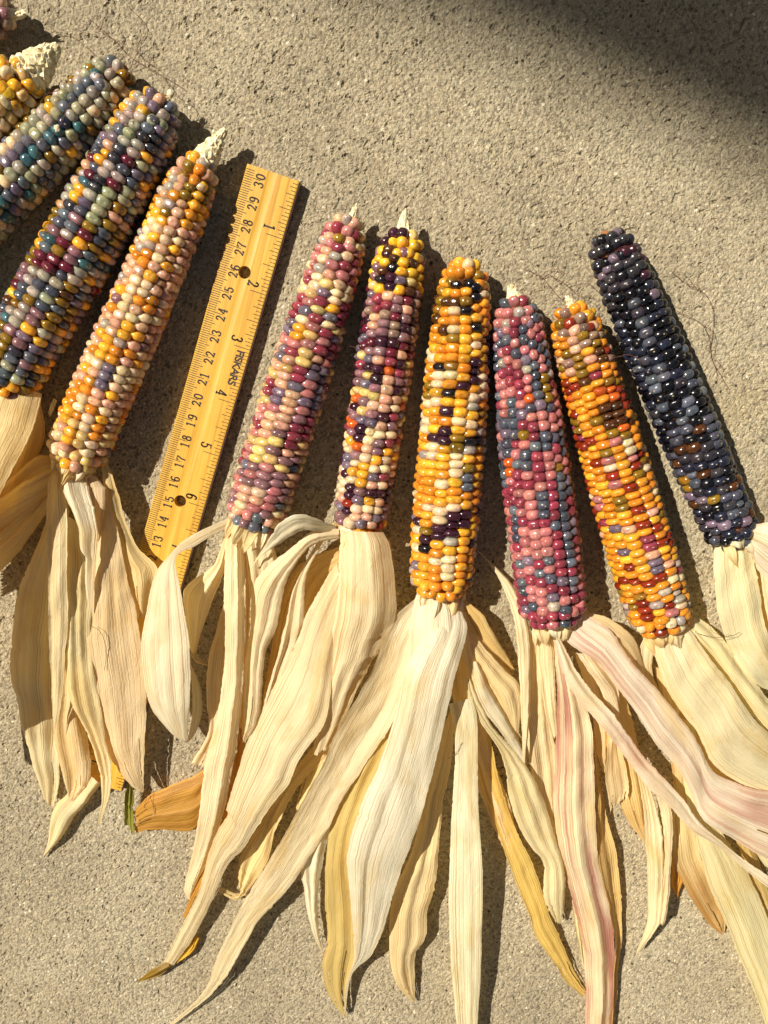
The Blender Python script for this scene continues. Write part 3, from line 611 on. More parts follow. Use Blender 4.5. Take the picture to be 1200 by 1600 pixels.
husk('e5', [(98, 1020), (92, 1080), (85, 1134), (91, 1182), (108, 1250)], [(128, 1020), (124, 1100), (139, 1165), (140, 1222), (116, 1252)], [0.9, 0.9, 0.9, 0.9, 0.7], 0.2, TAN)
husk('e5', [(128, 1200), (105, 1240), (81, 1270), (75, 1315), (67, 1339)], [(160, 1222), (140, 1248), (118, 1276), (93, 1313), (68, 1339)], [0.7, 0.7, 0.6, 0.4, 0.15], 0.12, LIME)
husk('e5', [(100, 800), (102, 900), (104, 990), (106, 1080), (127, 1131), (147, 1174), (159, 1230), (153, 1287)], [(142, 830), (146, 920), (141, 998), (149, 1063), (160, 1120), (167, 1165), (174, 1200), (173, 1236), (157, 1288)], [1.5, 1.7, 1.9, 1.9, 1.7, 1.6, 1.7, 1.6], 0.12, CREAM)
husk('e5', [(150, 790), (146, 900), (138, 990), (146, 1063), (158, 1125), (172, 1180), (205, 1228), (221, 1238)], [(166, 770), (187, 839), (198, 900), (214, 960), (221, 1001), (228, 1069), (229, 1115), (226, 1180), (224, 1238)], [1.3, 1.5, 1.6, 1.6, 1.5, 1.3, 1.2, 1.1], 0.22, TAN, fold=0.04)
husk('e5', [(158, 722), (168, 790), (188, 850), (197, 920), (214, 966)], [(166, 716), (184, 770), (212, 853), (247, 891), (230, 962)], [1.1, 1.2, 1.1, 1.1, 1.1], 0.2, STRAW)
husk('e5', [(130, 738), (138, 790), (148, 850)], [(150, 744), (164, 770), (156, 845)], [1.5, 1.8, 1.5], 0.15, TAN)
husk('e5', [(84, 734), (75, 760), (75, 850), (77, 990), (80, 1063), (84, 1146)], [(96, 730), (105, 794), (106, 853), (106, 902), (106, 990), (100, 1060), (96, 1100), (85, 1148)], [1.6, 2.2, 2.3, 2.2, 1.9, 1.5], 0.18, CREAM, fold=0.05)
husk('e5', [(92, 728), (100, 771), (122, 822), (127, 862), (134, 872), (133, 910), (140, 956)], [(132, 744), (140, 771), (152, 828), (152, 845), (147, 916), (142, 958)], [1.7, 2.3, 2.4, 2.3, 2.1, 2.0], 0.12, PALE, fold=0.05, rib=0.02)
# rose ear
husk('e6', [(360, 808), (325, 824), (290, 842), (269, 862), (241, 899), (225, 976), (220, 1018), (227, 1077), (241, 1116), (290, 1160), (312, 1130), (315, 1082), (297, 1035)],
     [(364, 822), (336, 834), (307, 852), (276, 870), (281, 920), (293, 990), (296, 1040), (296, 1095), (294, 1130), (292, 1159), (300, 1120), (300, 1075), (290, 1030)],
     [1.4, 1.9, 2.3, 2.6, 2.6, 2.5, 2.4, 2.2, 1.9, 1.4, 0.8, 0.5, 0.4], 0.1, PALE, fold=0.035, wob=0.5)
husk('e6', [(350, 834), (334, 881), (287, 922), (291, 976), (296, 1012), (300, 1022)], [(362, 830), (350, 892), (328, 948), (311, 997), (306, 1022)], [1.1, 1.3, 1.2, 1.0, 0.8], 0.2, CREAM, fold=0.10, rib=0.02)
husk('e6', [(300, 1012), (312, 1026), (328, 1039)], [(298, 1022), (308, 1034), (328, 1040)], [0.7, 0.6, 0.4], 0.05, CREAM)
husk('e6', [(354, 930), (328, 1021), (323, 1095), (326, 1140), (300, 1190)], [(366, 920), (362, 1000), (354, 1080), (350, 1140), (336, 1200)], [0.8, 0.7, 0.6, 0.5, 0.4], 0.2, TAN)
husk('e6', [(350, 1120), (330, 1170), (318, 1200), (265, 1228), (236, 1241), (212, 1264)], [(352, 1200), (330, 1250), (306, 1292), (285, 1299), (240, 1297), (210, 1301)], [0.5, 0.5, 0.6, 0.7, 0.7, 0.5], 0.25, GOLDL, fold=0.05, mat=M_BROWN, label='golden brown dry husk leaf bent across the slab')
husk('e6', [(196, 1289), (194, 1247), (201, 1220), (202, 1206)], [(213, 1299), (209, 1262), (207, 1225), (204, 1205)], [0.5, 0.7, 0.8, 0.7], 0.1, sr(150, 150, 62), label='small greenish curled leaf tip')
husk('e6', [(378, 828), (386, 880), (390, 935)], [(420, 826), (426, 850), (433, 874)], [1.5, 1.6, 1.3], 0.25, CREAM, fold=0.12, rib=0.025)
husk('e6', [(372, 1130), (350, 1270), (329, 1320), (305, 1383), (286, 1432)], [(384, 1150), (364, 1280), (340, 1340), (310, 1396), (289, 1436)], [0.8, 0.7, 0.6, 0.5, 0.3], 0.1, GOLDL)
husk('e6', [(356, 822), (351, 860), (350, 948), (350, 1040), (339, 1116), (321, 1190), (312, 1260), (301, 1334), (287, 1390), (294, 1405)], [(378, 824), (380, 870), (384, 934), (381, 1000), (377, 1100), (366, 1180), (350, 1267), (322, 1348), (298, 1406)], [1.5, 2.0, 2.1, 1.9, 1.7, 1.5, 1.3, 1.0, 0.6, 0.3], 0.18, CREAM, fold=0.08, rib=0.025)
husk('e6', [(372, 826), (378, 880), (380, 960), (368, 1060), (360, 1150)], [(400, 830), (396, 880), (390, 960), (386, 1060), (380, 1160)], [1.2, 1.2, 1.0, 0.9, 0.8], 0.1, HONEY)
# deep purple ear
husk('e7', [(540, 850), (470, 880), (440, 930), (424, 1010), (410, 1100)], [(560, 870), (530, 920), (505, 990), (480, 1050), (460, 1120)], [0.9, 0.6, 0.5, 0.4, 0.4], -0.1, HONEY)
husk('e7', [(538, 848), (530, 960), (510, 1100), (478, 1200), (462, 1262)], [(560, 860), (560, 1000), (540, 1100), (512, 1190), (470, 1272)], [0.9, 0.8, 0.8, 0.7, 0.4], 0.15, STRAW)
husk('e7', [(530, 1120), (450, 1215), (410, 1282), (376, 1334), (372, 1376), (374, 1396), (345, 1386)], [(540, 1160), (470, 1225), (431, 1296), (417, 1348), (391, 1387), (369, 1405), (340, 1392)], [0.8, 0.8, 0.7, 0.6, 0.5, 0.3, 0.5], 0.12, STRAW, rib=0.025)
husk('e7', [(520, 1200), (478, 1300), (469, 1348), (476, 1400), (485, 1450), (504, 1492)], [(545, 1210), (515, 1300), (500, 1370), (497, 1430), (500, 1470), (506, 1493)], [1.2, 1.2, 1.1, 1.0, 0.8, 0.4], 0.1, PALE)
husk('e7', [(596, 846), (606, 920), (600, 1000), (590, 1080)], [(609, 844), (619, 920), (619, 985), (612, 1060)], [1.1, 1.1, 1.0, 0.8], 0.1, STRAW, rib=0.03)
husk('e7', [(530, 826), (486, 831), (458, 853), (416, 888), (394, 918), (390, 990), (384, 1025), (381, 1095), (377, 1150)], [(528, 842), (496, 848), (468, 873), (446, 915), (433, 976), (416, 1018), (409, 1088), (402, 1130), (383, 1160)], [1.7, 2.0, 2.0, 1.9, 1.7, 1.5, 1.4, 1.3, 1.1], 0.3, CREAM, fold=0.06, rib=0.02)
husk('e7', [(500, 838), (472, 890), (455, 930), (440, 1000), (425, 1055), (408, 1110)], [(508, 842), (482, 890), (476, 930), (474, 976), (462, 1015), (440, 1070)], [1.5, 1.6, 1.6, 1.5, 1.3, 1.1], 0.2, CREAM, fold=0.07, rib=0.02)
husk('e7', [(526, 880), (479, 957), (463, 1004), (423, 1081), (395, 1137), (372, 1202), (353, 1266), (356, 1272), (333, 1313), (308, 1397), (272, 1472), (254, 1507)], [(540, 940), (528, 1000), (518, 1060), (507, 1130), (468, 1186), (452, 1222), (424, 1260), (382, 1323), (354, 1355), (333, 1404), (305, 1460), (270, 1511)],
     [1.8, 2.0, 2.0, 1.9, 1.8, 1.7, 1.6, 1.4, 1.2, 1.0, 0.7, 0.5], 0.15, CREAM, fold=0.05, rib=0.016)
husk('e7', [(262, 1502), (240, 1512), (215, 1532)], [(272, 1510), (248, 1526), (216, 1534)], [0.5, 0.5, 0.2], 0.08, sr(150, 118, 36), label='withered olive tip of a husk leaf')
husk('e7', [(304, 1462), (290, 1480), (276, 1496)], [(312, 1464), (303, 1486), (280, 1503)], [0.3, 0.3, 0.3], 0.05, sr(226, 180, 60))
husk('e7', [(532, 828), (530, 867), (527, 940), (518, 1000), (508, 1060), (500, 1120), (488, 1180)], [(598, 832), (608, 850), (618, 920), (618, 968), (596, 1008), (568, 1060), (519, 1163)], [1.9, 2.3, 2.3, 2.1, 1.9, 1.7, 1.5], [0.45, 0.45, 0.4, 0.3, 0.2], CREAM, fold=0.07, rib=0.018)
husk('e7', [(524, 822), (493, 809), (465, 803), (437, 816), (426, 832), (414, 852), (394, 884)], [(524, 834), (500, 830), (472, 829), (451, 839), (430, 854), (404, 873), (395, 887)], [(1.6, 1.6), (2.4, 2.2), (2.9, 2.6), (2.8, 2.5), (2.6, 2.4), (2.2, 2.2), (1.9, 1.9)], 0.1, PALE, fold=0.03)
# golden ear
husk('e8', [(717, 944), (734, 990), (762, 1022), (797, 1056)], [(727, 936), (755, 960), (764, 975), (782, 1008), (803, 1042)], [1.3, 1.2, 1.0, 0.6], 0.15, HONEY)
husk('e8', [(700, 980), (705, 1080), (735, 1190), (765, 1280), (792, 1335)], [(740, 990), (755, 1090), (770, 1180), (800, 1270), (812, 1340)], [0.9, 0.8, 0.8, 0.7, 0.6], 0.15, STRAW)
husk('e8', [(740, 1060), (748, 1130), (748, 1200), (783, 1315), (804, 1375), (825, 1427), (839, 1466), (870, 1511), (884, 1536), (912, 1558)], [(752, 1060), (764, 1130), (775, 1200), (795, 1270), (824, 1333), (848, 1396), (862, 1438), (878, 1473), (896, 1515), (914, 1547)], [1.0, 1.0, 1.0, 1.0, 0.9, 0.8, 0.7, 0.5, 0.3], -0.15, sr(236, 204, 120), rib=0.02)
husk('e8', [(722, 1000), (744, 1042), (776, 1098), (797, 1138), (808, 1158)], [(728, 978), (762, 1017), (790, 1048), (812, 1071), (816, 1103), (810, 1158)], [1.4, 1.5, 1.5, 1.4, 1.2], 0.2, STRAW)
husk('e8', [(736, 1034), (737, 1054), (748, 1096), (776, 1138), (819, 1192)], [(745, 1032), (762, 1068), (790, 1117), (822, 1184)], [1.8, 1.8, 1.6, 1.4], 0.08, PALE)
husk('e8', [(728, 1058), (731, 1089), (748, 1124), (783, 1180), (795, 1240), (810, 1290), (832, 1328), (849, 1345), (850, 1403), (868, 1440)], [(734, 1060), (762, 1124), (797, 1166), (825, 1201), (848, 1247), (868, 1310), (881, 1357), (882, 1410), (877, 1442)], [1.9, 1.8, 1.6, 1.5, 1.4, 1.3, 1.2, 1.0, 0.7], 0.25, CREAM)
husk('e8', [(702, 1110), (668, 1220), (643, 1330), (615, 1396), (608, 1480), (618, 1532), (646, 1567)], [(712, 1110), (704, 1200), (692, 1252), (682, 1368), (668, 1424), (666, 1462), (650, 1490), (648, 1566)], [1.3, 1.2, 1.1, 1.0, 0.9, 0.7, 0.3], 0.2, STRAW, rib=0.03)
husk('e8', [(654, 930), (622, 959), (601, 994), (580, 1050), (520, 1155), (508, 1187), (466, 1264), (431, 1327), (396, 1383), (368, 1432), (340, 1495), (319, 1547), (262, 1603)], [(668, 940), (650, 1010), (632, 1080), (606, 1140), (566, 1200), (532, 1252), (511, 1295), (487, 1334), (445, 1393), (403, 1439), (382, 1477), (354, 1523), (326, 1558), (266, 1605)],
     [1.7, 2.0, 2.1, 2.1, 2.0, 1.9, 1.7, 1.5, 1.3, 1.1, 0.9, 0.6, 0.3], [-0.15, -0.25, -0.1, 0.1, 0.1, 0.05], CREAM, fold=0.04)
husk('e8', [(600, 1100), (553, 1187), (530, 1250), (513, 1310), (508, 1404), (511, 1477), (504, 1512), (515, 1558), (536, 1587)], [(622, 1110), (604, 1180), (566, 1262), (548, 1330), (552, 1390), (556, 1460), (557, 1495), (544, 1544), (539, 1588)], [(1.6, 1.8), (1.5, 1.9), (1.3, 1.9), (1.1, 1.8), (0.9, 1.5), (0.6, 1.0), (0.3, 0.5)], -0.12, OLIVE)
husk('e8', [(650, 930), (640, 985), (636, 1040), (640, 1080)], [(696, 930), (705, 980), (705, 1040), (700, 1090)], [1.7, 2.2, 2.1, 1.8], 0.3, PALE, fold=0.05)
husk('e8', [(700, 936), (712, 1000), (730, 1060), (738, 1120)], [(722, 938), (736, 1000), (752, 1060), (760, 1130)], [1.5, 1.7, 1.5, 1.2], 0.2, STRAW, fold=0.08)
husk('e8', [(690, 948), (664, 991), (636, 1040), (622, 1096), (611, 1138), (590, 1201), (562, 1262), (543, 1330), (546, 1390), (551, 1460), (553, 1495), (540, 1544), (537, 1586)], [(722, 956), (730, 984), (713, 1047), (702, 1096), (695, 1131), (685, 1166), (674, 1215), (657, 1278), (643, 1315), (617, 1389), (601, 1445), (578, 1495), (550, 1523), (539, 1587)],
     [1.9, 2.8, 3.0, 2.9, 2.8, 2.7, 2.6, 2.4, 2.1, 1.8, 1.4, 0.9, 0.4], [0.35, 0.4, 0.3, 0.25, 0.2, 0.1], PALE, fold=0.05, rib=0.010)
husk('e8', [(702, 1099), (708, 1130), (711, 1180), (705, 1285), (701, 1410), (704, 1501), (713, 1600), (716, 1660)], [(738, 1089), (746, 1130), (746, 1215), (749, 1287), (754, 1375), (751, 1515), (746, 1600), (738, 1660)], [1.9, 2.0, 1.9, 1.8, 1.6, 1.4, 1.1, 0.9], 0.10, PALE, fold=0.015, rib=0.035, wob=0.5)
# dusty pink ear
husk('e9', [(829, 985), (824, 1040), (820, 1110), (828, 1200), (848, 1290), (868, 1350)], [(848, 980), (855, 1050), (862, 1130), (868, 1180), (874, 1290), (880, 1350)], [1.0, 0.9, 0.8, 0.7, 0.6, 0.4], 0.15, TAN)
husk('e9', [(838, 974), (842, 1040), (850, 1100), (862, 1152)], [(856, 976), (864, 1010), (868, 1080), (871, 1150)], [1.4, 1.5, 1.4, 1.2], 0.15, CREAM, rib=0.02)
husk('e9', [(745, 860), (767, 884), (784, 912), (797, 945), (807, 994), (811, 1040), (814, 1110), (817, 1190)], [(746, 859), (779, 890), (804, 918), (819, 950), (829, 990), (831, 1040), (830, 1090), (821, 1192)], [0.3, 0.7, 1.0, 1.3, 1.5, 1.6, 1.6, 1.5], 0.08, CREAM, fold=0.03)
husk('e9', [(905, 962), (938, 985), (972, 1020), (1008, 1080)], [(916, 956), (950, 966), (990, 996), (1003, 1030), (1012, 1076)], [1.6, 1.8, 1.6, 1.0], 0.25, STRAW)
husk('e9', [(898, 1020), (925, 1110), (930, 1165), (944, 1206)], [(930, 1040), (955, 1110), (958, 1160), (950, 1206)], [1.0, 0.8, 0.7, 0.6], 0.1, TAN)
husk('e9', [(920, 1040), (940, 1120), (955, 1200), (968, 1256), (987, 1291), (1008, 1318)], [(960, 1040), (985, 1110), (1002, 1190), (1012, 1260), (1012, 1318)], [0.9, 0.8, 0.8, 0.7, 0.6], 0.2, HONEY)
husk('e9', [(955, 1130), (947, 1170), (944, 1206), (952, 1265)], [(966, 1140), (972, 1180), (982, 1226), (978, 1248)], [1.2, 1.3, 1.3, 1.3], 0.08, STRAW)
husk('e9', [(925, 1150), (933, 1230), (933, 1347), (950, 1417), (958, 1470), (955, 1600), (955, 1640)], [(930, 1150), (942, 1245), (962, 1333), (971, 1424), (966, 1515), (959, 1600), (958, 1640)], [(1.2, 1.0), (1.2, 0.8), (1.1, 0.7), (1.0, 0.5), (0.7, 0.3), (0.4, 0.2)], -0.05, HONEY)
husk('e9', [(866, 1000), (870, 1068), (869, 1145), (866, 1215), (864, 1260), (877, 1340), (891, 1396), (909, 1466), (914, 1515), (915, 1600), (915, 1640)], [(876, 1002), (916, 1106), (925, 1145), (929, 1215), (931, 1300), (935, 1347), (952, 1417), (959, 1460), (961, 1520), (957, 1600), (952, 1640)], [1.6, 1.6, 1.5, 1.5, 1.4, 1.3, 1.1, 0.9, 0.7, 0.5, 0.5], 0.2, CREAM, fold=0.08, rib=0.03, mat=M_PINK, label='husk leaf streaked with rose pink')
husk('e9', [(893, 1405), (898, 1450), (910, 1510)], [(903, 1420), (912, 1460), (916, 1512)], [0.4, 0.4, 0.3], 0.1, LIME)
husk('e9', [(868, 980), (888, 1004), (931, 1034), (959, 1068), (996, 1115), (1019, 1155), (1058, 1200), (1081, 1240), (1099, 1280), (1155, 1317), (1200, 1341), (1270, 1372)], [(912, 958), (953, 985), (982, 1027), (1019, 1070), (1064, 1121), (1092, 1163), (1115, 1206), (1157, 1226), (1200, 1237), (1270, 1256)], [1.7, 2.3, 2.5, 2.5, 2.5, 2.5, 2.4, 2.3, 2.2, 2.0, 1.8], [0.35, 0.35, 0.25, 0.25, 0.2], PALE, fold=0.06, mat=M_MAUVE)
husk('e9', [(900, 1020), (935, 1072), (950, 1100), (966, 1118)], [(925, 1020), (955, 1060), (966, 1080), (968, 1112)], [2.0, 2.0, 1.8, 1.6], 0.1, CREAM, rib=0.02)
husk('e9', [(994, 1190), (1005, 1267), (1009, 1312), (1011, 1371), (1012, 1430), (1010, 1447), (993, 1491)], [(1011, 1205), (1029, 1280), (1037, 1333), (1036, 1387), (1031, 1430), (1030, 1442), (998, 1488)], [1.9, 1.7, 1.6, 1.5, 1.4, 1.4, 1.0], 0.08, LIME)
husk('e9', [(1020, 1215), (1030, 1260), (1037, 1320), (1034, 1390), (1027, 1440)], [(1044, 1240), (1051, 1290), (1050, 1330), (1046, 1390), (1039, 1444)], [1.8, 1.6, 1.5, 1.5, 1.5], 0.08, CREAM)
husk('e9', [(864, 1000), (888, 1070), (925, 1118), (953, 1152), (990, 1200), (1010, 1228), (1035, 1250), (1062, 1278), (1083, 1300), (1120, 1320), (1160, 1356), (1200, 1386), (1250, 1415)], [(876, 1000), (908, 1059), (953, 1110), (979, 1146), (1010, 1186), (1047, 1226), (1070, 1252), (1092, 1284), (1120, 1308), (1160, 1342), (1200, 1368), (1250, 1400)], [2.1, 2.4, 2.5, 2.5, 2.4, 2.4, 2.3, 2.2, 2.1, 2.0, 1.9], 0.12, PALE, fold=0.03, mat=M_MAUVE)
# fiery orange ear
husk('e10', [(1048, 992), (1030, 1060), (1060, 1140), (1110, 1220), (1160, 1290), (1240, 1340)], [(1080, 990), (1110, 1060), (1150, 1140), (1200, 1200), (1260, 1260), (1290, 1300)], [0.8, 0.7, 0.6, 0.6, 0.5, 0.5], 0.1, HONEY)
husk('e10', [(1012, 990), (1000, 1010), (1002, 1039), (1013, 1067), (1032, 1090)], [(1044, 990), (1026, 1010), (1018, 1034), (1022, 1062), (1036, 1090)], [1.4, 1.5, 1.4, 1.2, 0.9], 0.12, CREAM)
husk('e10', [(1022, 1040), (1040, 1130), (1051, 1230), (1051, 1341), (1067, 1379), (1093, 1424), (1112, 1448), (1128, 1460)], [(1050, 1050), (1066, 1140), (1075, 1240), (1093, 1333), (1112, 1384), (1128, 1421), (1133, 1440), (1131, 1460)], [0.9, 0.9, 0.9, 0.8, 0.7, 0.5, 0.3], 0.12, STRAW, mat=M_BROWN, rib=0.025)
husk('e10', [(1048, 1330), (1051, 1360), (1050, 1390), (1058, 1402)], [(1054, 1340), (1066, 1372), (1062, 1385), (1060, 1402)], [0.5, 0.4, 0.4, 0.3], 0.08, GOLDL)
husk('e10', [(1060, 1120), (1066, 1200), (1077, 1267), (1093, 1328), (1109, 1387), (1128, 1427), (1147, 1475), (1171, 1533), (1197, 1600), (1215, 1650)], [(1085, 1130), (1095, 1210), (1112, 1275), (1138, 1315), (1166, 1360), (1184, 1397), (1200, 1437), (1226, 1510), (1244, 1580), (1262, 1650)], [1.2, 1.3, 1.4, 1.4, 1.4, 1.3, 1.2, 1.0, 0.8, 0.6], 0.12, LIME, fold=0.03, rib=0.018)
husk('e10', [(1120, 1250), (1155, 1323), (1180, 1400), (1205, 1460)], [(1160, 1270), (1185, 1340), (1206, 1400), (1226, 1460)], [0.8, 0.8, 0.7, 0.6], 0.1, OLIVE)
husk('e10', [(1130, 1240), (1160, 1300), (1185, 1340), (1220, 1390)], [(1190, 1240), (1210, 1300), (1230, 1340), (1250, 1380)], [1.1, 1.1, 1.0, 0.9], 0.1, LIME)
husk('e10', [(1070, 984), (1106, 1028), (1150, 1088), (1186, 1130), (1240, 1190)], [(1088, 962), (1121, 989), (1143, 1017), (1169, 1051), (1202, 1095), (1250, 1150)], [1.4, 1.5, 1.5, 1.4, 1.2], 0.15, LIME, fold=0.08)
husk('e10', [(1028, 992), (1021, 1012), (1030, 1044), (1044, 1081), (1064, 1112), (1087, 1141), (1109, 1186), (1129, 1206), (1160, 1226), (1240, 1262)], [(1072, 976), (1103, 1019), (1134, 1059), (1160, 1098), (1190, 1135), (1250, 1190)], [1.6, 2.0, 2.1, 2.1, 2.0, 1.8, 1.5], [0.35, 0.35, 0.3, 0.2], LIME, fold=0.08)
# blue-black ear
husk('e11', [(1170, 850), (1182, 910), (1192, 990), (1210, 1080)], [(1200, 850), (1225, 910), (1245, 990), (1260, 1080)], [1.1, 1.0, 0.9, 0.7], 0.2, HONEY)
husk('e11', [(1120, 843), (1115, 866), (1115, 905), (1122, 962), (1143, 1019), (1172, 1059), (1202, 1080), (1250, 1100)], [(1158, 834), (1174, 868), (1186, 920), (1196, 980), (1215, 1030), (1260, 1060)], [1.3, 1.8, 1.8, 1.7, 1.6, 1.3, 1.1], 0.3, LIME, fold=0.08)
husk('e11', [(1152, 842), (1170, 872), (1196, 904), (1240, 935)], [(1166, 822), (1200, 818), (1230, 826), (1260, 840)], [1.5, 2.1, 2.2, 2.0], 0.25, PALE, fold=0.08)
husk('e11', [(1184, 880), (1192, 930), (1205, 1000), (1225, 1060)], [(1215, 880), (1235, 930), (1250, 1000), (1260, 1060)], [1.6, 1.7, 1.6, 1.3], 0.15, LIME)

# short broken bracts crushed round the foot of each ear
srd = random.Random(77)
for key, (bx_, by_), (dx_, dy_), hw_ in (('e5', (112, 726), (-.39, .92), 36), ('e6', (393, 820), (-.3, .95), 38), ('e7', (562, 832), (-.15, .99), 34), ('e8', (687, 934), (-.08, .99), 38), ('e9', (868, 976), (.13, .99), 42), ('e10', (1040, 986), (.29, .96), 42), ('e11', (1150, 844), (.4, .92), 34)):
    for q in range(5):
        o_ = (-0.8 + 0.4 * q + srd.uniform(-.12, .12)) * hw_; w_ = srd.uniform(6, 13); l_ = srd.uniform(14, 44); sk = srd.uniform(-8, 8)
        px_, py_ = bx_ + dy_ * o_, by_ - dx_ * o_; zb_ = 1.75 - 1.0 * (o_ / hw_) ** 2
        f_ = lambda a, b: (px_ + dx_ * a + dy_ * (b + sk * a / 40), py_ + dy_ * a - dx_ * (b + sk * a / 40))
        husk(key, [f_(-10, w_), f_(l_ * .5, w_ * .9), f_(l_, w_ * .35)][::1], [f_(-10, -w_), f_(l_ * .5, -w_ * .9), f_(l_ * srd.uniform(.7, 1.0), -w_ * .35)], [zb_ - 0.1, zb_ + 0.5, zb_ + 0.45], 0.08, srd.choice((CREAM, PALE, STRAW)), fold=0.05, rib=0.04, name='husk_bract')

# ------------------------------------------------------------------ loose silk threads
def thread(pts, label, rad=0.0115, seed=0, branch=0):
    rd = random.Random(seed)
    def tube(ps, r):
        ps = spline(ps, max(10, len(ps) * 7)); P3 = [at(a, b, max(c, 0.03)) + Vector((rd.uniform(-.015, .015), rd.uniform(-.015, .015), 0)) for a, b, c in ps]
        vv, ff = [], []
        for i, p in enumerate(P3):
            d = (P3[min(i + 1, len(P3) - 1)] - P3[max(i - 1, 0)]).normalized(); u = d.orthogonal().normalized(); w = d.cross(u)
            for q in range(4): vv.append(p + (u * math.cos(q * math.pi / 2) + w * math.sin(q * math.pi / 2)) * r)
        for i in range(len(P3) - 1):
            for q in range(4): ff.append((i * 4 + q, i * 4 + (q + 1) % 4, i * 4 + 4 + (q + 1) % 4, i * 4 + 4 + q))
        return vv, ff
    V0, F0 = tube(pts, rad)
    for _ in range(branch):
        i = rd.randrange(len(pts) - 1); x, y, z = pts[i]; a = rd.uniform(0, 6.28); l_ = rd.uniform(20, 60)
        v2, f2 = tube([(x, y, z), (x + math.cos(a) * l_ * .5 + rd.uniform(-8, 8), y + math.sin(a) * l_ * .5, z + 0.05), (x + math.cos(a + .5) * l_, y + math.sin(a + .5) * l_, z)], rad * 0.8)
        F0 += [tuple(q + len(V0) for q in f) for f in f2]; V0 += v2
    o = mesh_obj('silk_thread', V0, F0, M_SILK); tag(o, label, 'silk thread', 'loose corn silk threads')
    return o
thread([(1035, 478, .04), (1070, 492, .1), (1095, 505, .05), (1108, 530, .12), (1112, 560, .04), (1125, 585, .1), (1140, 610, .04)], 'dark silk thread curling on open concrete right of the blue-black ear', seed=1, branch=3)
thread([(1050, 425, .04), (1075, 445, .1), (1100, 458, .05), (1114, 485, .12), (1112, 530, .05), (1106, 550, .05)], 'branching silk thread on concrete beside the upper blue-black ear', seed=2, branch=3)
thread([(860, 430, .04), (885, 445, .12), (905, 462, .05), (925, 462, .1)], 'silk thread on concrete between the orange and blue-black ear tips', seed=3, branch=2)
thread([(820, 420, .04), (845, 432, .1), (865, 455, .06), (880, 470, .2)], 'silk thread lying above the orange ear tip', seed=4, branch=2)
thread([(140, 30, .04), (175, 60, .1), (205, 90, .05), (240, 110, .12), (290, 140, .05)], 'long silk thread on concrete above the blue-green ear', seed=5, branch=4)
thread([(200, 10, .04), (225, 40, .1), (215, 80, .05), (250, 110, .1)], 'wispy silk thread at the far edge of the slab above the blue-green ear', seed=6, branch=3)
thread([(25, 150, 2.0), (40, 175, 2.2), (52, 185, 2.2), (70, 150, 2.2), (95, 140, 3.0)], 'brown silk thread hooked over the yellow and blue-green ears', seed=7)
thread([(140, 185, 3.0), (155, 172, 3.2), (185, 172, 3.2), (210, 175, 3.0)], 'reddish silk thread bridging the blue-green and dark multicoloured ears', seed=8, branch=1)
thread([(20, 260, 3.2), (40, 220, 3.3), (80, 215, 3.2), (110, 160, 3.2)], 'silk thread draped along the blue-green ear', seed=9, branch=1)
thread([(555, 620, 3.2), (570, 650, 3.2), (590, 680, 3.1), (610, 690, 3.0), (625, 712, 2.4)], 'fine silk thread crossing the deep purple ear', seed=10, branch=1)
thread([(555, 780, 3.0), (580, 765, 3.1), (600, 740, 3.1)], 'fine tan silk thread near the foot of the deep purple ear', seed=11)
thread([(413, 595, 2.4), (420, 610, 3.0), (432, 628, 3.2)], 'fine silk thread on the rose ear', seed=12)
thread([(142, 978, 2.1), (155, 985, 2.1), (164, 1005, 2.0), (166, 1030, 1.9), (163, 1047, 1.9)], 'dark curved silk thread lying on the peach ear husk', seed=13)
thread([(820, 495, 3.0), (830, 510, 3.1), (828, 530, 3.0), (836, 555, 2.9)], 'reddish silk thread curled on the dusty pink ear tip', seed=14)
thread([(915, 470, 2.4), (925, 485, 2.6), (912, 500, 2.7), (900, 520, 2.8)], 'reddish silk thread tangled on the orange ear tip', seed=15)
thread([(955, 560, 2.2), (985, 555, 2.6), (1010, 570, 2.7)], 'reddish silk thread across the blue-black ear', seed=16)
thread([(1090, 990, 1.9), (1120, 996, 2.3), (1145, 993, 2.2), (1156, 988, 2.1)], 'wiry dark silk thread on the orange ear husk', seed=17, branch=1)
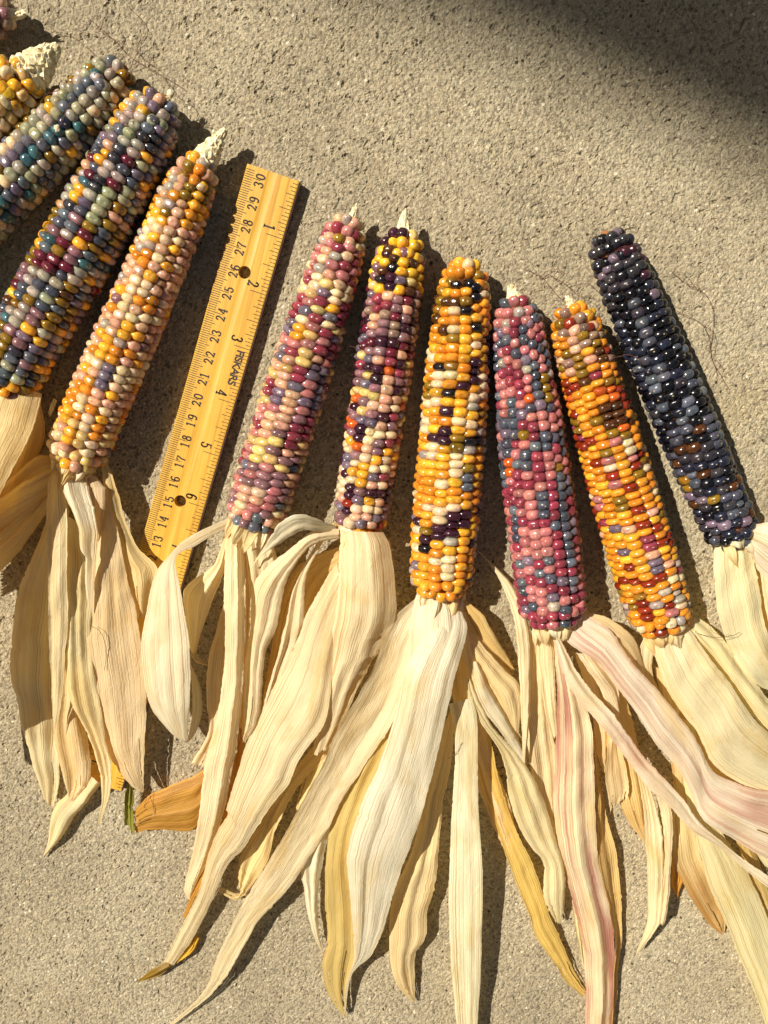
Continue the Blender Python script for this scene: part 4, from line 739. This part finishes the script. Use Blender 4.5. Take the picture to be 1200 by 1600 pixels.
thread([(1085, 880, .04), (1100, 870, .15), (1112, 872, .3)], 'short silk thread on concrete beside the foot of the blue-black ear', seed=18, branch=2)

# ------------------------------------------------------------------ scraps
def scrap(pts, label, tint):
    c = sum((Vector(at(*p)) for p in pts), Vector()) / len(pts) + Vector((0, 0, 0.04)); k = len(pts)
    vv = [at(*p) for p in pts] + [c] + [at(*p) - Vector((0, 0, 0.02)) for p in pts]
    ff = [(i, (i + 1) % k, k) for i in range(k)] + [(i, k + 1 + i, k + 1 + (i + 1) % k, (i + 1) % k) for i in range(k)] + [tuple(range(2 * k, k, -1))]
    o = mesh_obj('husk_scrap', vv, ff, M_HUSK, smooth=False, uv=[(p.x, p.y) for p in vv]); o.color = tint; tag(o, label, 'husk scrap', 'scraps of dry husk')
scrap([(84, 622, 1.0), (89, 626, 1.0), (84, 640, 0.7), (78, 652, 0.4), (75, 645, 0.4), (79, 632, 0.8)], 'tiny white husk scrap beside the lower end of the peach ear', PALE)
scrap([(84, 196, 3.12), (91, 194, 3.12), (93, 204, 3.1), (87, 207, 3.1)], 'tiny white flake stuck on top of the blue-green ear', PALE)

thread([(255, 120, .05), (275, 150, .3), (300, 165, .08), (312, 195, .1), (300, 215, .4)], 'silk wisp on concrete between the dark multicoloured ear and the peach tip', seed=21, branch=3)
thread([(60, 60, .05), (90, 50, .15), (120, 62, .05), (150, 88, .3)], 'silk wisp on concrete beside the bare yellow cob tip', seed=22, branch=3)
thread([(760, 430, .5), (768, 455, .8), (764, 490, 1.0), (772, 520, .8)], 'reddish silk thread standing beside the golden ear', seed=23)
thread([(540, 540, 1.2), (552, 542, 1.4), (562, 548, 1.8)], 'pale silk thread strung between the rose and deep purple ears', seed=24)
thread([(700, 1185, 2.0), (712, 1178, 2.1), (722, 1160, 2.1)], 'pale silk thread lying on the golden ear husk', seed=25)
thread([(225, 1262, .9), (232, 1240, 1.0), (240, 1262, 1.0), (243, 1276, .9)], 'dark hair-like silk on the golden brown bent husk leaf', seed=26)
